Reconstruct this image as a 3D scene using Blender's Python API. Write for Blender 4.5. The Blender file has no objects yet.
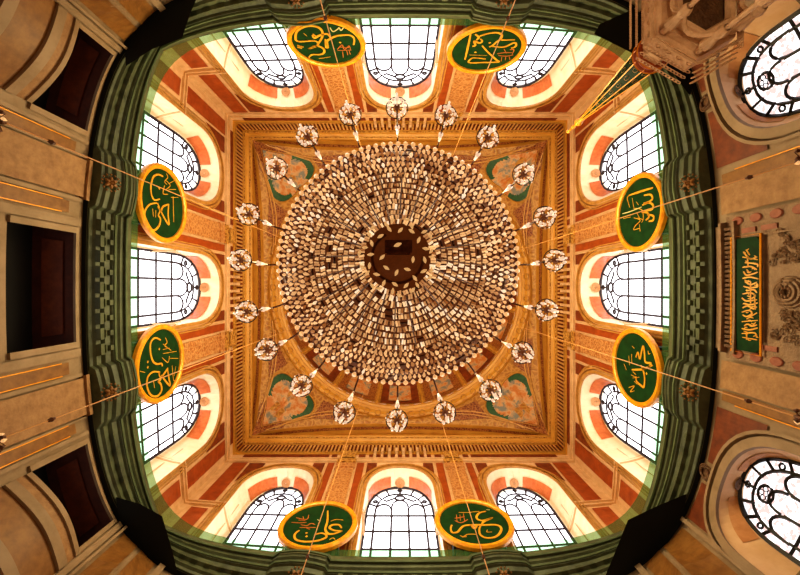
import bpy, math, random
from mathutils import Vector, Matrix
random.seed(7)
PI = math.pi
F = 400.0          # focal length in pixels (800 px wide frame, 90 degrees)
CX, CY = 400.0, 287.5
H = 1.6            # camera height above the floor
sc = bpy.context.scene
col = sc.collection

# ------------------------------------------------------------------ materials
def lin(c):
    c = c / 255.0
    return c / 12.92 if c <= 0.04045 else ((c + 0.055) / 1.055) ** 2.4
def rgb(r, g, b): return (lin(r), lin(g), lin(b), 1.0)

def mat(name, c1, c2=None, scale=3.0, rough=0.6, metal=0.0, bump=0.0, vor=False, emit=None, estr=0.0, lo=0.35, hi=0.68, detail=6, bscale=None, third=None):
    m = bpy.data.materials.new(name); m.use_nodes = True
    nt = m.node_tree; b = nt.nodes['Principled BSDF']
    b.inputs['Roughness'].default_value = rough
    b.inputs['Metallic'].default_value = metal
    b.inputs['Base Color'].default_value = c1
    geo = nt.nodes.new('ShaderNodeNewGeometry')
    if c2:
        n = nt.nodes.new('ShaderNodeTexNoise'); n.inputs['Scale'].default_value = scale; n.inputs['Detail'].default_value = detail
        n.inputs['Roughness'].default_value = 0.65
        nt.links.new(geo.outputs['Position'], n.inputs['Vector'])
        r = nt.nodes.new('ShaderNodeValToRGB')
        r.color_ramp.elements[0].position = lo; r.color_ramp.elements[0].color = c1
        r.color_ramp.elements[1].position = hi; r.color_ramp.elements[1].color = c2
        if third:
            e = r.color_ramp.elements.new((lo + hi) / 2); e.color = third
        nt.links.new(n.outputs[0], r.inputs[0]); nt.links.new(r.outputs[0], b.inputs['Base Color'])
    if bump:
        if vor:
            v = nt.nodes.new('ShaderNodeTexVoronoi')
        else:
            v = nt.nodes.new('ShaderNodeTexNoise')
        v.inputs['Scale'].default_value = bscale or scale * 2
        nt.links.new(geo.outputs['Position'], v.inputs['Vector'])
        bp = nt.nodes.new('ShaderNodeBump'); bp.inputs['Strength'].default_value = bump; bp.inputs['Distance'].default_value = 0.1
        nt.links.new(v.outputs[0], bp.inputs['Height']); nt.links.new(bp.outputs[0], b.inputs['Normal'])
    if emit:
        b.inputs['Emission Color'].default_value = emit; b.inputs['Emission Strength'].default_value = estr
    return m

def ornate(name, base, dark, light, scale, rough=0.45, metal=0.0):
    """carved and gilded surface: scrolling relief picked out in lighter gold"""
    m = bpy.data.materials.new(name); m.use_nodes = True
    nt = m.node_tree; b = nt.nodes['Principled BSDF']
    b.inputs['Roughness'].default_value = rough; b.inputs['Metallic'].default_value = metal
    geo = nt.nodes.new('ShaderNodeNewGeometry')
    n0 = nt.nodes.new('ShaderNodeTexNoise'); n0.inputs['Scale'].default_value = scale * .7; n0.inputs['Detail'].default_value = 2
    nt.links.new(geo.outputs['Position'], n0.inputs['Vector'])
    mix = nt.nodes.new('ShaderNodeVectorMath'); mix.operation = 'MULTIPLY_ADD'
    mix.inputs[1].default_value = (.35, .35, .35)
    nt.links.new(n0.outputs['Color'], mix.inputs[0]); nt.links.new(geo.outputs['Position'], mix.inputs[2])
    v = nt.nodes.new('ShaderNodeTexVoronoi'); v.feature = 'DISTANCE_TO_EDGE'; v.inputs['Scale'].default_value = scale
    nt.links.new(mix.outputs[0], v.inputs['Vector'])
    r = nt.nodes.new('ShaderNodeValToRGB')
    r.color_ramp.elements[0].position = 0.02; r.color_ramp.elements[0].color = light
    r.color_ramp.elements[1].position = 0.30; r.color_ramp.elements[1].color = dark
    e = r.color_ramp.elements.new(0.10); e.color = base
    nt.links.new(v.outputs[0], r.inputs[0]); nt.links.new(r.outputs[0], b.inputs['Base Color'])
    bp = nt.nodes.new('ShaderNodeBump'); bp.inputs['Strength'].default_value = .5; bp.inputs['Distance'].default_value = .1; bp.invert = True
    nt.links.new(v.outputs[0], bp.inputs['Height']); nt.links.new(bp.outputs[0], b.inputs['Normal'])
    return m

M = {}
M['cream'] = mat('cream_marble', rgb(232, 194, 148), rgb(214, 170, 120), 1.3, .5)
M['cream_light'] = mat('pale_marble', rgb(252, 236, 204), rgb(246, 220, 178), 1.8, .5)
M['tan'] = mat('tan_stone', rgb(216, 160, 106), rgb(184, 120, 66), 1.2, .55, bump=.2)
M['moulding'] = mat('stone_moulding', rgb(226, 188, 142), rgb(204, 160, 110), 2, .5)
M['orange'] = mat('orange_marble', rgb(178, 86, 34), rgb(138, 58, 18), 2.6, .4, lo=.3, hi=.7)
M['orange_light'] = mat('light_orange_marble', rgb(222, 130, 74), rgb(200, 100, 48), 4, .4)
M['red_dark'] = mat('dark_red_marble', rgb(140, 62, 18), rgb(92, 34, 10), 3, .5)
M['pilaster'] = ornate('speckled_pilaster', rgb(190, 130, 72), rgb(170, 106, 52), rgb(208, 156, 98), 5)
M['gold'] = mat('gilding', rgb(206, 150, 60), rgb(186, 128, 44), 1.2, .45, 0)
M['gold_bright'] = mat('bright_gilding', rgb(250, 178, 34), rgb(226, 136, 14), 5, .35, .1)
M['gold_ornate'] = ornate('gilt_ornament', rgb(186, 132, 56), rgb(138, 86, 30), rgb(216, 168, 88), 5.5)
M['gold_soft'] = mat('soft_gilding', rgb(204, 152, 76), rgb(168, 114, 48), 3, .5, .05)
M['dentil'] = mat('pale_gilding', rgb(222, 170, 98), rgb(196, 140, 70), 4, .5)
M['vault'] = ornate('painted_vault', rgb(186, 130, 52), rgb(166, 108, 38), rgb(198, 146, 68), 3.2)
M['vault_red'] = ornate('painted_red_vault', rgb(146, 80, 34), rgb(118, 54, 20), rgb(180, 122, 56), 6)
M['green_paint'] = mat('green_paint', rgb(44, 92, 40), rgb(24, 62, 32), 6, .5)
M['sky_paint'] = mat('faded_landscape_paint', rgb(196, 120, 52), rgb(130, 128, 116), 1.6, .6, lo=.40, hi=.62, third=rgb(206, 160, 108), detail=3)
M['ring'] = mat('green_grey_cornice', rgb(88, 96, 64), rgb(56, 62, 38), 1.6, .55, bump=.2)
M['ring_light'] = mat('pale_green_cornice', rgb(96, 112, 72), rgb(72, 86, 52), 2.0, .55)
M['black'] = mat('shade_black', rgb(8, 12, 6), rgb(14, 18, 8), 2, .9)  # flat black carrying the shade around the gallery cornice
M['low_tan'] = mat('brown_speckled_stone', rgb(164, 126, 82), rgb(132, 94, 55), 3.2, .6, bump=.3, detail=9)
M['low_white'] = mat('beige_stone', rgb(156, 132, 102), rgb(132, 109, 78), 1.4, .6)
M['low_gold'] = mat('ochre_marble', rgb(142, 99, 44), rgb(113, 72, 25), 3.5, .5, detail=8)
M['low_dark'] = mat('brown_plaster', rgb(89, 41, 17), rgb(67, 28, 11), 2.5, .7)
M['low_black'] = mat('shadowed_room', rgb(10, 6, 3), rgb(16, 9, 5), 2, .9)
M['low_red'] = mat('rust_marble', rgb(124, 61, 22), rgb(91, 39, 13), 3, .5)
M['pulpit'] = mat('pale_carved_stone', rgb(226, 188, 148), rgb(196, 154, 114), 3, .6, bump=.4, bscale=9)
M['disc_dark'] = mat('dark_green_enamel', rgb(20, 60, 26), rgb(12, 42, 18), 3, .5)
M['pink'] = mat('pink_marble', rgb(151, 88, 62), rgb(127, 66, 44), 5, .5)
M['stone'] = mat('carved_stone', rgb(147, 119, 89), rgb(122, 94, 67), 3, .6, bump=.4, bscale=9)
M['stone_dark'] = mat('carved_dark_stone', rgb(112, 80, 49), rgb(80, 52, 28), 5, .6, bump=.6, bscale=12)
M['lead'] = mat('window_lead', rgb(38, 26, 40), rough=.6)
M['iron'] = mat('black_iron', rgb(16, 14, 12), rough=.5)
M['brass'] = mat('dark_brass', rgb(96, 52, 18), rgb(66, 32, 10), 8, .4, .5)
M['bowl'] = mat('dark_chandelier_body', rgb(104, 52, 18), rgb(66, 30, 10), 6, .5, emit=rgb(120, 60, 22), estr=.3)  # faint emission stands in for light from the bulbs inside
M['disc'] = mat('green_enamel', rgb(24, 66, 30), rgb(16, 50, 22), 3, .5)
M['letter'] = mat('gold_lettering', rgb(232, 176, 44), rgb(208, 140, 30), 6, .4)
M['letter_red'] = mat('copper_lettering', rgb(196, 110, 40), rough=.5)
M['letter_pale'] = mat('pale_lettering', rgb(214, 204, 140), rough=.5)
M['rope'] = mat('gold_chain', rgb(206, 150, 84), rough=.5)
M['floor'] = mat('red_carpet', rgb(120, 40, 28), rgb(90, 28, 20), 4, .9)

for _n in ('disc', 'disc_dark'): M[_n].node_tree.nodes['Principled BSDF'].inputs['Specular IOR Level'].default_value = .1
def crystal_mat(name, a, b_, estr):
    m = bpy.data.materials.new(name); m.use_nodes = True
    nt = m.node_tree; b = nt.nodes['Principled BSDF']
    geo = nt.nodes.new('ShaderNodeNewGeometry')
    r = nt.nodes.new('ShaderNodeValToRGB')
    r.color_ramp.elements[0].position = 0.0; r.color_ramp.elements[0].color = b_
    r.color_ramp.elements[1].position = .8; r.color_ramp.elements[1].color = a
    e_ = r.color_ramp.elements.new(1.0); e_.color = rgb(255, 240, 214)  # near-white end paints glints on some crystals
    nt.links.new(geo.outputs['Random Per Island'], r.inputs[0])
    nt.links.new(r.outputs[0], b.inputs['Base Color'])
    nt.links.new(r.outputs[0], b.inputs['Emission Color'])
    b.inputs['Emission Strength'].default_value = estr  # emission stands in for bulb light on the crystals
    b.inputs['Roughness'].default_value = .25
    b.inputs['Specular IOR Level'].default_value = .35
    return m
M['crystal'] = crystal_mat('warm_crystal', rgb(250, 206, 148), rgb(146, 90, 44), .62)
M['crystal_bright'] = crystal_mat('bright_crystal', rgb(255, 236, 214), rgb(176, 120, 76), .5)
M['bulb'] = mat('opal_bulb', rgb(232, 196, 140), rough=.3, emit=rgb(255, 206, 140), estr=.35)

def glow(name, c, s, pat=None):
    m = bpy.data.materials.new(name); m.use_nodes = True
    nt = m.node_tree; nt.nodes.clear()
    o = nt.nodes.new('ShaderNodeOutputMaterial'); e = nt.nodes.new('ShaderNodeEmission')
    e.inputs[0].default_value = c; e.inputs[1].default_value = s
    if pat:
        geo = nt.nodes.new('ShaderNodeNewGeometry')
        n = nt.nodes.new('ShaderNodeTexNoise'); n.inputs['Scale'].default_value = 7; n.inputs['Detail'].default_value = 3
        nt.links.new(geo.outputs['Position'], n.inputs['Vector'])
        r = nt.nodes.new('ShaderNodeValToRGB'); r.color_ramp.elements[0].position = .44; r.color_ramp.elements[0].color = pat
        r.color_ramp.elements[1].position = .52; r.color_ramp.elements[1].color = c
        nt.links.new(n.outputs[0], r.inputs[0]); nt.links.new(r.outputs[0], e.inputs[0])
    nt.links.new(e.outputs[0], o.inputs[0])
    return m
M['pane'] = glow('daylit_frosted_glass', rgb(255, 252, 255), 3.6)
M['pane_pattern'] = glow('daylit_patterned_glass', rgb(255, 250, 252), 1.7, rgb(206, 170, 164))

def veil():
    m = bpy.data.materials.new('green_translucent'); m.use_nodes = True
    nt = m.node_tree; nt.nodes.clear()
    o = nt.nodes.new('ShaderNodeOutputMaterial'); mx = nt.nodes.new('ShaderNodeMixShader')
    t = nt.nodes.new('ShaderNodeBsdfTransparent'); t.inputs[0].default_value = (.42, .66, .46, 1)
    d = nt.nodes.new('ShaderNodeBsdfPrincipled'); d.inputs['Base Color'].default_value = rgb(70, 120, 72); d.inputs['Roughness'].default_value = .3
    mx.inputs[0].default_value = .36
    nt.links.new(t.outputs[0], mx.inputs[1]); nt.links.new(d.outputs[0], mx.inputs[2]); nt.links.new(mx.outputs[0], o.inputs[0])
    return m
M['veil'] = veil()

# ------------------------------------------------------------------ mesh helpers
class MB:
    def __init__(s): s.v = []; s.f = []
    def add(s, vs, fs):
        b = len(s.v); s.v.extend([tuple(p) for p in vs]); s.f.extend([tuple(i + b for i in f) for f in fs]); return s
    def grid(s, fn, nu, nv, cu=False, cv=False):
        vs = [fn(i, j) for i in range(nu) for j in range(nv)]; fs = []
        for i in range(nu if cu else nu - 1):
            for j in range(nv if cv else nv - 1):
                a, b = i, (i + 1) % nu; c, d = j, (j + 1) % nv
                fs.append((a * nv + c, b * nv + c, b * nv + d, a * nv + d))
        return s.add(vs, fs)
    def box(s, c, sz, ax=None):
        c = Vector(c); hx, hy, hz = [q / 2 for q in sz]
        A = ax or (Vector((1, 0, 0)), Vector((0, 1, 0)), Vector((0, 0, 1)))
        vs = [c + A[0] * (hx * i) + A[1] * (hy * j) + A[2] * (hz * k) for i in (-1, 1) for j in (-1, 1) for k in (-1, 1)]
        return s.add(vs, [(0, 1, 3, 2), (4, 6, 7, 5), (0, 4, 5, 1), (2, 3, 7, 6), (0, 2, 6, 4), (1, 5, 7, 3)])
    def tube(s, pts, r, n=5, closed=False, flat=None):
        pts = [Vector(p) for p in pts]; N = len(pts); rings = []
        for i, p in enumerate(pts):
            a = pts[i - 1] if (i > 0 or closed) else pts[i]; b = pts[(i + 1) % N] if (i < N - 1 or closed) else pts[i]
            t = (b - a); t = t.normalized() if t.length > 1e-9 else Vector((0, 0, 1))
            up = Vector((0, 0, 1)) if abs(t.z) < .9 else Vector((1, 0, 0))
            u = t.cross(up).normalized(); w = t.cross(u).normalized()
            rr = r[i] if isinstance(r, (list, tuple)) else r
            rings.append([p + (u * math.cos(2 * PI * k / n) + w * math.sin(2 * PI * k / n)) * rr for k in range(n)])
        b0 = len(s.v)
        for rg in rings: s.v.extend([tuple(q) for q in rg])
        for i in range(N if closed else N - 1):
            for k in range(n):
                a, b = b0 + i * n, b0 + ((i + 1) % N) * n
                s.f.append((a + k, a + (k + 1) % n, b + (k + 1) % n, b + k))
        if not closed:
            s.f.append(tuple(b0 + k for k in range(n))); s.f.append(tuple(b0 + (N - 1) * n + k for k in range(n)))
        return s
    def lathe(s, prof, c=(0, 0, 0), n=24):
        c = Vector(c)
        return s.grid(lambda i, j: c + Vector((prof[j][0] * math.cos(2 * PI * i / n), prof[j][0] * math.sin(2 * PI * i / n), prof[j][1])), n, len(prof), cu=True)
    def drop(s, c, r, h, n=6, ax=None):
        """faceted crystal: pointed at both ends"""
        c = Vector(c)
        A = ax or (Vector((1, 0, 0)), Vector((0, 1, 0)), Vector((0, 0, 1)))
        vs = [c + A[2] * (h * .5)] + [c + A[0] * (r * .62 * math.cos(2 * PI * k / n)) + A[1] * (r * .62 * math.sin(2 * PI * k / n)) + A[2] * (h * .25) for k in range(n)] + \
             [c + A[0] * (r * math.cos(2 * PI * (k + .5) / n)) + A[1] * (r * math.sin(2 * PI * (k + .5) / n)) - A[2] * (h * .15) for k in range(n)] + [c - A[2] * (h * .5)]
        fs = []
        for k in range(n):
            k2 = (k + 1) % n
            fs += [(0, 1 + k, 1 + k2), (1 + k, 1 + n + k, 1 + k2), (1 + k2, 1 + n + k, 1 + n + k2), (1 + n + k, 2 * n + 1, 1 + n + k2)]
        return s.add(vs, fs)

def put(name, mb, m, parent=None, smooth=False):
    me = bpy.data.meshes.new(name)
    off = Vector((0, 0, 0))
    if parent is not None:
        off = Vector(parent.get('_o', (0, 0, 0)))
    me.from_pydata([(x - off[0], y - off[1], z - off[2]) for x, y, z in mb.v], [], mb.f)
    me.materials.append(M[m] if isinstance(m, str) else m)
    if smooth:
        for p in me.polygons: p.use_smooth = True
    o = bpy.data.objects.new(name, me); col.objects.link(o)
    if parent is not None:
        o.parent = parent; o['_o'] = tuple(off)
    return o
def tag(o, label=None, cat=None, group=None, kind=None):
    if label: o['label'] = label
    if cat: o['category'] = cat
    if group: o['group'] = group
    if kind: o['kind'] = kind
    return o
def thing(name, loc, label, cat, group=None, kind=None):
    o = bpy.data.objects.new(name, None); col.objects.link(o); o.location = loc; o['_o'] = tuple(loc)
    o.empty_display_size = .1
    return tag(o, label, cat, group, kind)
def copy_tree(o, parent=None):
    c = o.copy(); col.objects.link(c); c.parent = parent
    for ch in list(o.children): copy_tree(ch, c)
    return c

# ------------------------------------------------------------------ the hall's plan
# the hall is square with gently bowed sides: the bow grows from nothing at the top cornice to strong at gallery level
KZ = [(-5, .30), (9, .30), (10.5, .28), (12.9, .185), (13.8, .125), (14.7, .11), (18, .03), (22, 0), (60, 0)]
def kz(z):
    for (a, ka), (b, kb) in zip(KZ, KZ[1:]):
        if z <= b: return ka + (kb - ka) * max(0, (z - a)) / (b - a)
    return 0
SIDE = {'right': ((1, 0), (0, 1)), 'left': ((-1, 0), (0, 1)), 'back': ((0, -1), (1, 0)), 'front': ((0, 1), (1, 0))}
def W(side, t, z, n=0.0, D0=10.0):
    o, a = SIDE[side]
    d = (D0 + n) * (1 - kz(z) * abs(t) ** 2.5)
    return Vector((o[0] * d + a[0] * t * d, o[1] * d + a[1] * t * d, z + H))
def P(u, v, z):
    return Vector(((u - CX) * z / F, (v - CY) * z / F, z + H))
def steps(a, b, d):
    n = max(1, int(math.ceil(abs(b - a) / d - 1e-6))); return [a + (b - a) * i / n for i in range(n + 1)]
def patch(mb, side, t0, t1, z0, z1, n0, n1, D0=10.0, dt=.05, dz=1.0):
    """raised slab on a wall between two bearings and two heights, n0 = back, n1 = face"""
    ts, zs = steps(t0, t1, dt), steps(z0, z1, dz)
    mb.grid(lambda i, j: W(side, ts[i], zs[j], n1, D0), len(ts), len(zs))
    for z in (z0, z1): mb.grid(lambda i, j: W(side, ts[i], z, (n0, n1)[j], D0), len(ts), 2)
    for t in (t0, t1): mb.grid(lambda i, j: W(side, t, zs[i], (n0, n1)[j], D0), len(zs), 2)
    return mb
EX = .86
def ca(a):
    c = math.cos(a); return math.copysign(abs(c) ** EX, c)
def sa(a): return max(0, math.sin(a)) ** EX
def outline(tc, th, z0, zs, za, N=20):
    pts = [(tc - th, z0), (tc - th, (z0 + zs) / 2)]
    for i in range(N + 1):
        a = PI - PI * i / N
        pts.append((tc + th * ca(a), zs + (za - zs) * sa(a)))
    return pts + [(tc + th, (z0 + zs) / 2), (tc + th, z0)]
def zarch(t, op):
    tc, th, z0, zs, za = op
    x = (t - tc) / th
    c = min(1, abs(x)) ** (1 / EX)
    return zs + (za - zs) * math.sqrt(max(0, 1 - c * c)) ** EX
def face_with(side, mb, zlo, zhi, ops, D0=10.0, t0=-1, t1=1):
    """wall face with arched openings left open"""
    ts = set(steps(t0, t1, .05))
    for op in ops:
        for i in range(25): ts.add(op[0] - op[1] * ca(PI * i / 24))
    ts = sorted(ts)
    for a, b in zip(ts, ts[1:]):
        if b - a < 1e-6: continue
        mid = (a + b) / 2; op = next((o for o in ops if abs(mid - o[0]) < o[1]), None)
        segs = [(zlo, zlo, zhi, zhi)] if op is None else [(zlo, zlo, op[2], op[2]), (zarch(a, op), zarch(b, op), zhi, zhi)]
        for la, lb, ha, hb in segs:
            k = max(1, int((ha - la) / 1.0))
            mb.grid(lambda i, j: W(side, (a, b)[i], (la, lb)[i] + ((ha, hb)[i] - (la, lb)[i]) * j / k, 0, D0), 2, k + 1)
    return mb

# ------------------------------------------------------------------ lattice window
def window(idx, side, glass, face, n, D0, lead, pane, r, label, low=False):
    tc, th, z0, zs, za = glass
    root = thing('window_%d' % idx, W(side, tc, z0, n, D0), label, 'window', kind='structure')
    # pane
    ol = outline(*glass)
    mb = MB(); hw = len(ol) // 2
    L, R = ol[:hw + 1], list(reversed(ol[hw:]))
    mb.grid(lambda i, j: W(side, L[i][0] + (R[i][0] - L[i][0]) * j / 6, L[i][1], n + .16, D0), len(L), 7)
    put('pane', mb, pane, root)
    # reveal
    fo = outline(*face); mb = MB()
    mb.grid(lambda i, j: W(side, fo[i][0] + (ol[i][0] - fo[i][0]) * j / 4, fo[i][1] + (ol[i][1] - fo[i][1]) * j / 4, (n + .1) * j / 4, D0), len(fo), 5)
    put('reveal', mb, 'cream_light' if not low else 'cream', root)
    if not low:
        jm = MB()
        for sx in (-1, 1):
            for zz, dz_ in ((17.8, .1), (18.05, .03)):
                fx, gx = face[0] + sx * face[1], tc + sx * th
                jm.tube([W(side, fx + (gx - fx) * w_ - sx * .004, zz, (n + .1) * w_, D0) for w_ in (0, .33, .66, 1)], dz_ * .6, 5)
            fx, gx = face[0] + sx * face[1], tc + sx * th
            jm.tube([W(side, fx + (gx - fx) * .5 - sx * .003, z_, (n + .1) * .5, D0) for z_ in (14.5, 16, 17.6)], .02, 4)
            jm.tube([W(side, fx + (gx - fx) * .5 - sx * .003, z_, (n + .1) * .5, D0) for z_ in (18.2, 19.3)], .02, 4)
        put('jamb_moulding', jm, 'moulding', root)
    # coloured voussoirs on the arch soffit, two with a roundel between
    N = len(fo)
    def soff(a, w):   # a in 0..1 along the arch, w in 0..1 from the face to the glass, lifted off the reveal
        x = 2 + a * 20; i = min(int(x), N - 2); f = x - i
        f0 = (fo[i][0] * (1 - f) + fo[i + 1][0] * f, fo[i][1] * (1 - f) + fo[i + 1][1] * f)
        g0 = (ol[i][0] * (1 - f) + ol[i + 1][0] * f, ol[i][1] * (1 - f) + ol[i + 1][1] * f)
        t, z = f0[0] + (g0[0] - f0[0]) * w, f0[1] + (g0[1] - f0[1]) * w
        cxx, czz = face[0] + (tc - face[0]) * w, face[3] + (zs - face[3]) * w
        return W(side, t + (cxx - t) * .012, z + (czz - z) * .012, (n + .1) * w, D0)
    for a0, a1 in ((.10, .42), (.58, .90)):
        m2 = MB(); m2.grid(lambda i, j: soff(a0 + (a1 - a0) * i / 10, (.36, .86)[j]), 11, 2)
        put('voussoir', m2, 'orange_light' if not low else 'tan', root)
    m2 = MB()
    cpt = soff(.5, .68); ua = (soff(.54, .68) - cpt); ub = (soff(.5, .9) - cpt)
    m2.grid(lambda i, j: cpt + (ua * math.cos(2 * PI * i / 16) + ub * math.sin(2 * PI * i / 16)) * (.12 + .88 * j) + Vector((0, 0, -.03)), 16, 2, cu=True)
    put('roundel', m2, 'tan' if not low else 'stone_dark', root)
    # lattice
    lt = MB()
    def Q(x, z): return W(side, tc + x * th, z, n, D0)
    def line(pts, rr=None): lt.tube([Q(*p) for p in pts], rr or r, 4)
    line([( (p[0] - tc) / th, p[1]) for p in ol], r * 1.5)
    rise = za - zs
    f = .74
    ztop = zs + rise * f
    line([(-f, z0)] + [(-f, zs)] + [(f * ca(PI - PI * i / 16), zs + rise * f * sa(PI * i / 16)) for i in range(17)] + [(f, z0)] if not low else
         [(.76 * ca(PI - PI * i / 16), zs + rise * .76 * sa(PI * i / 16)) for i in range(17)])
    for a in (18, 42, 66, 90, 114, 138, 162):
        c, s = ca(math.radians(a)), sa(math.radians(a))
        line([(c * f, zs + rise * f * s), (c, zs + rise * s)])
    # three round-headed lights
    g = f * .333
    zh = zs + rise * .10
    for k in (-1, 0, 1):
        zc = zh if k else zh + rise * .16
        line([(k * 2 * g + g * math.cos(PI - PI * i / 10), zc + rise * .24 * math.sin(PI * i / 10)) for i in range(11)])
    for x in (-g, g): line([(x, z0), (x, zh + rise * .1)])
    if low: line([(-f, z0), (-f, zs)]); line([(f, z0), (f, zs)])
    # little ring in the head with spokes
    cr = .15 if not low else .20
    zc = zs + rise * (.58 if not low else .56)
    rr = cr * th * 10 / 1.0
    lt.tube([Q(cr * math.cos(2 * PI * i / 12), zc + rr * math.sin(2 * PI * i / 12)) for i in range(12)], r * (1.2 if not low else .9), 4, closed=True)
    if low:
        for k in range(5):
            a = PI / 2 + 2 * PI * k / 5
            lt.tube([Q(cr * .55 * math.cos(a) + .06 * math.cos(2 * PI * i / 8), zc + rr * .55 * math.sin(a) + .08 * math.sin(2 * PI * i / 8)) for i in range(8)], r * .3, 4, closed=True)
    for sgn in (() if low else (-1, 1)):
        line([(sgn * cr, zc), (sgn * .42, zc - rise * .12), (sgn * .5, zs + rise * .50)])
    for a in (30, 90, 150):
        c, s = math.cos(math.radians(a)), math.sin(math.radians(a))
        lt.tube([Q(c * .88 + .07 * math.cos(2 * PI * i / 8), zs + rise * .88 * s + .07 * th * 10 * math.sin(2 * PI * i / 8)) for i in range(8)], r * (.7 if low else 1), 4, closed=True)
    for q in range(1, 6):
        z = zs - .15 - (q - 1) * (zs - z0) / 4.2
        if z > z0: line([(-1 + 2 * i / 6, z) for i in range(7)])
    put('lattice', lt, lead, root)
    return root

# ------------------------------------------------------------------ upper walls
sidename = {'right': 'right', 'left': 'left', 'back': 'back', 'front': 'front'}
FACE_MID = (0, .168, 14.3, 19.7, 22.15)
GL_MID = (0, .150, 14.3, 19.5, 22.05)
def FACE_SIDE(s): return (s * .622, .182, 14.3, 19.7, 22.15)
def GL_SIDE(s): return (s * .565, .122, 14.3, 19.5, 22.05)
PLACE = {'right': 'right-hand', 'left': 'left-hand', 'back': 'upper', 'front': 'lower'}
widx = 1
def arc_band(mb, side, op, g0, g1, n0, n1, D0=10.0, full=True):
    """moulding round an arched opening: offsets g0..g1 metres outside its edge"""
    tc, th, z0, zs, za = op
    pts = [(-1, 0, z0), (-1, 0, (z0 + zs) / 2)] + [(ca(PI - PI * i / 20), sa(PI * i / 20), None) for i in range(21)] + [(1, 0, (z0 + zs) / 2), (1, 0, z0)]
    def pt(p, g):
        c, s, z = p
        if z is not None: return (tc + c * (th + g / D0), z)
        return (tc + c * (th + g / D0), zs + s * (za - zs + g))
    prof = [(g0, n0), (g0, n1), (g1, n1), (g1, n0)]
    mb.grid(lambda i, j: W(side, *pt(pts[i], prof[j][0]), prof[j][1], D0), len(pts), 4)
    return mb
for side in ('right', 'left', 'back', 'front'):
    nm = {'right': 'the right', 'left': 'the left', 'back': 'the top', 'front': 'the bottom'}[side]
    mb = MB()
    ops = [FACE_MID, FACE_SIDE(-1), FACE_SIDE(1)]
    face_with(side, mb, 13.7, 24.6, ops)
    wall = put('wall_%s' % side, mb, 'cream', None)
    tag(wall, 'upper cream and orange marble wall with three arched windows at %s of the view' % nm, 'wall', kind='structure')
    wall['_o'] = (0, 0, 0)
    for s in (-1, 1):
        # corner panels
        for (z0, z1) in ((18.3, 22.75), (14.6, 17.5)):
            put('marble_panel', patch(MB(), side, s * .868, s * .952, z0, z1, 0, -.05), 'orange', wall)
        put('corner_strip', patch(MB(), side, s * .975, s * 1.0, 13.75, 22.9, 0, -.03), 'moulding', wall)
        put('impost_moulding', patch(patch(MB(), side, s * .81, s * 1.0, 17.75, 17.9, 0, -.12), side, s * .81, s * 1.0, 17.9, 18.0, 0, -.2), 'moulding', wall)
        # pilaster between windows
        put('marble_strip', patch(MB(), side, s * .203, s * .243, 14.5, 22.7, 0, -.05), 'orange', wall)
        put('marble_strip', patch(MB(), side, s * .372, s * .408, 14.5, 22.7, 0, -.05), 'orange', wall)
        put('pilaster', patch(patch(MB(), side, s * .258, s * .357, 14.5, 22.3, 0, -.12), side, s * .252, s * .363, 21.9, 22.4, 0, -.2), 'pilaster', wall)
        put('capital', patch(patch(MB(), side, s * .252, s * .363, 22.4, 22.75, 0, -.28), side, s * .262, s * .352, 22.75, 24.0, 0, -.22), 'gold_ornate', wall)
        for ta in (.188, .247, .361, .412): put('fillet', patch(MB(), side, s * ta, s * (ta + .008), 14.5, 22.75, 0, -.07), 'moulding', wall)
        # spandrel panels beside the arch heads
        for (tin, tc, th) in ((.168, 0, .168), (.44, .622, .182), (.852, .622, .182)):
            for (x0, x1, zb) in {.168: [(.13, .185, 21.6)], .44: [(.425, .49, 21.6)], .852: [(.765, .855, 21.6)]}[tin]:
                m2 = MB(); k = 6
                def zl(t, tc=tc, th=th):
                    x = min(1, abs(t - tc) / (th + .045)); return 19.7 + 3.0 * math.sqrt(1 - x ** 2.6)
                m2.grid(lambda i, j: W(side, s * (x0 + (x1 - x0) * i / k), (max(zb - 1.2, zl(x0 + (x1 - x0) * i / k)), 22.7)[j], -.04), k + 1, 2)
                put('spandrel_panel', m2, 'red_dark', wall)
    # archivolts
    for op in ops:
        a = MB(); arc_band(a, side, op, .02, .16, 0, -.10); arc_band(a, side, op, .22, .30, 0, -.14); arc_band(a, side, op, .38, .44, 0, -.08)
        put('archivolt', a, 'gold_soft', wall)
    # frieze: mouldings, dark panels and consoles
    m2 = MB(); patch(m2, side, -1, 1, 22.78, 22.95, 0, -.14); patch(m2, side, -1, 1, 22.95, 23.05, 0, -.22)
    put('string_course', m2, 'moulding', wall)
    for s in (-1, 1):
        put('frieze_panel', patch(MB(), side, s * .42, s * .93, 23.25, 23.85, 0, -.05), 'red_dark', wall)
        put('frieze_panel', patch(MB(), side, s * .205, s * .245, 23.25, 23.85, 0, -.05), 'red_dark', wall)
        put('frieze_panel', patch(MB(), side, s * .372, s * .405, 23.25, 23.85, 0, -.05), 'red_dark', wall)
    for q in range(9):
        tt = (q - 4) * .043
        put('frieze_panel', patch(MB(), side, tt - .012, tt + .012, 23.25, 23.85, 0, -.05), 'red_dark', wall)
    for q in range(8):
        tt = (q - 3.5) * .043
        c = MB(); patch(c, side, tt - .007, tt + .007, 23.1, 23.5, 0, -.18); patch(c, side, tt - .008, tt + .008, 23.5, 24.0, 0, -.4)
        put('console', c, 'moulding', wall)
    # gold cornice
    prof = [(10.0, 23.9), (9.9, 23.92), (9.9, 24.24), (9.5, 24.26), (9.5, 24.3), (9.42, 24.34), (9.40, 24.5), (9.34, 24.55), (9.28, 24.6), (9.28, 24.75), (9.2, 24.8), (9.2, 24.95), (10.0, 25.0)]
    m2 = MB(); ts = steps(-1, 1, .1)
    m2.grid(lambda i, j: W(side, ts[i], prof[j][1], 0, prof[j][0]), len(ts), len(prof))
    for q in range(3):
        pass
    crn = put('cornice', m2, 'gold', wall)
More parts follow.
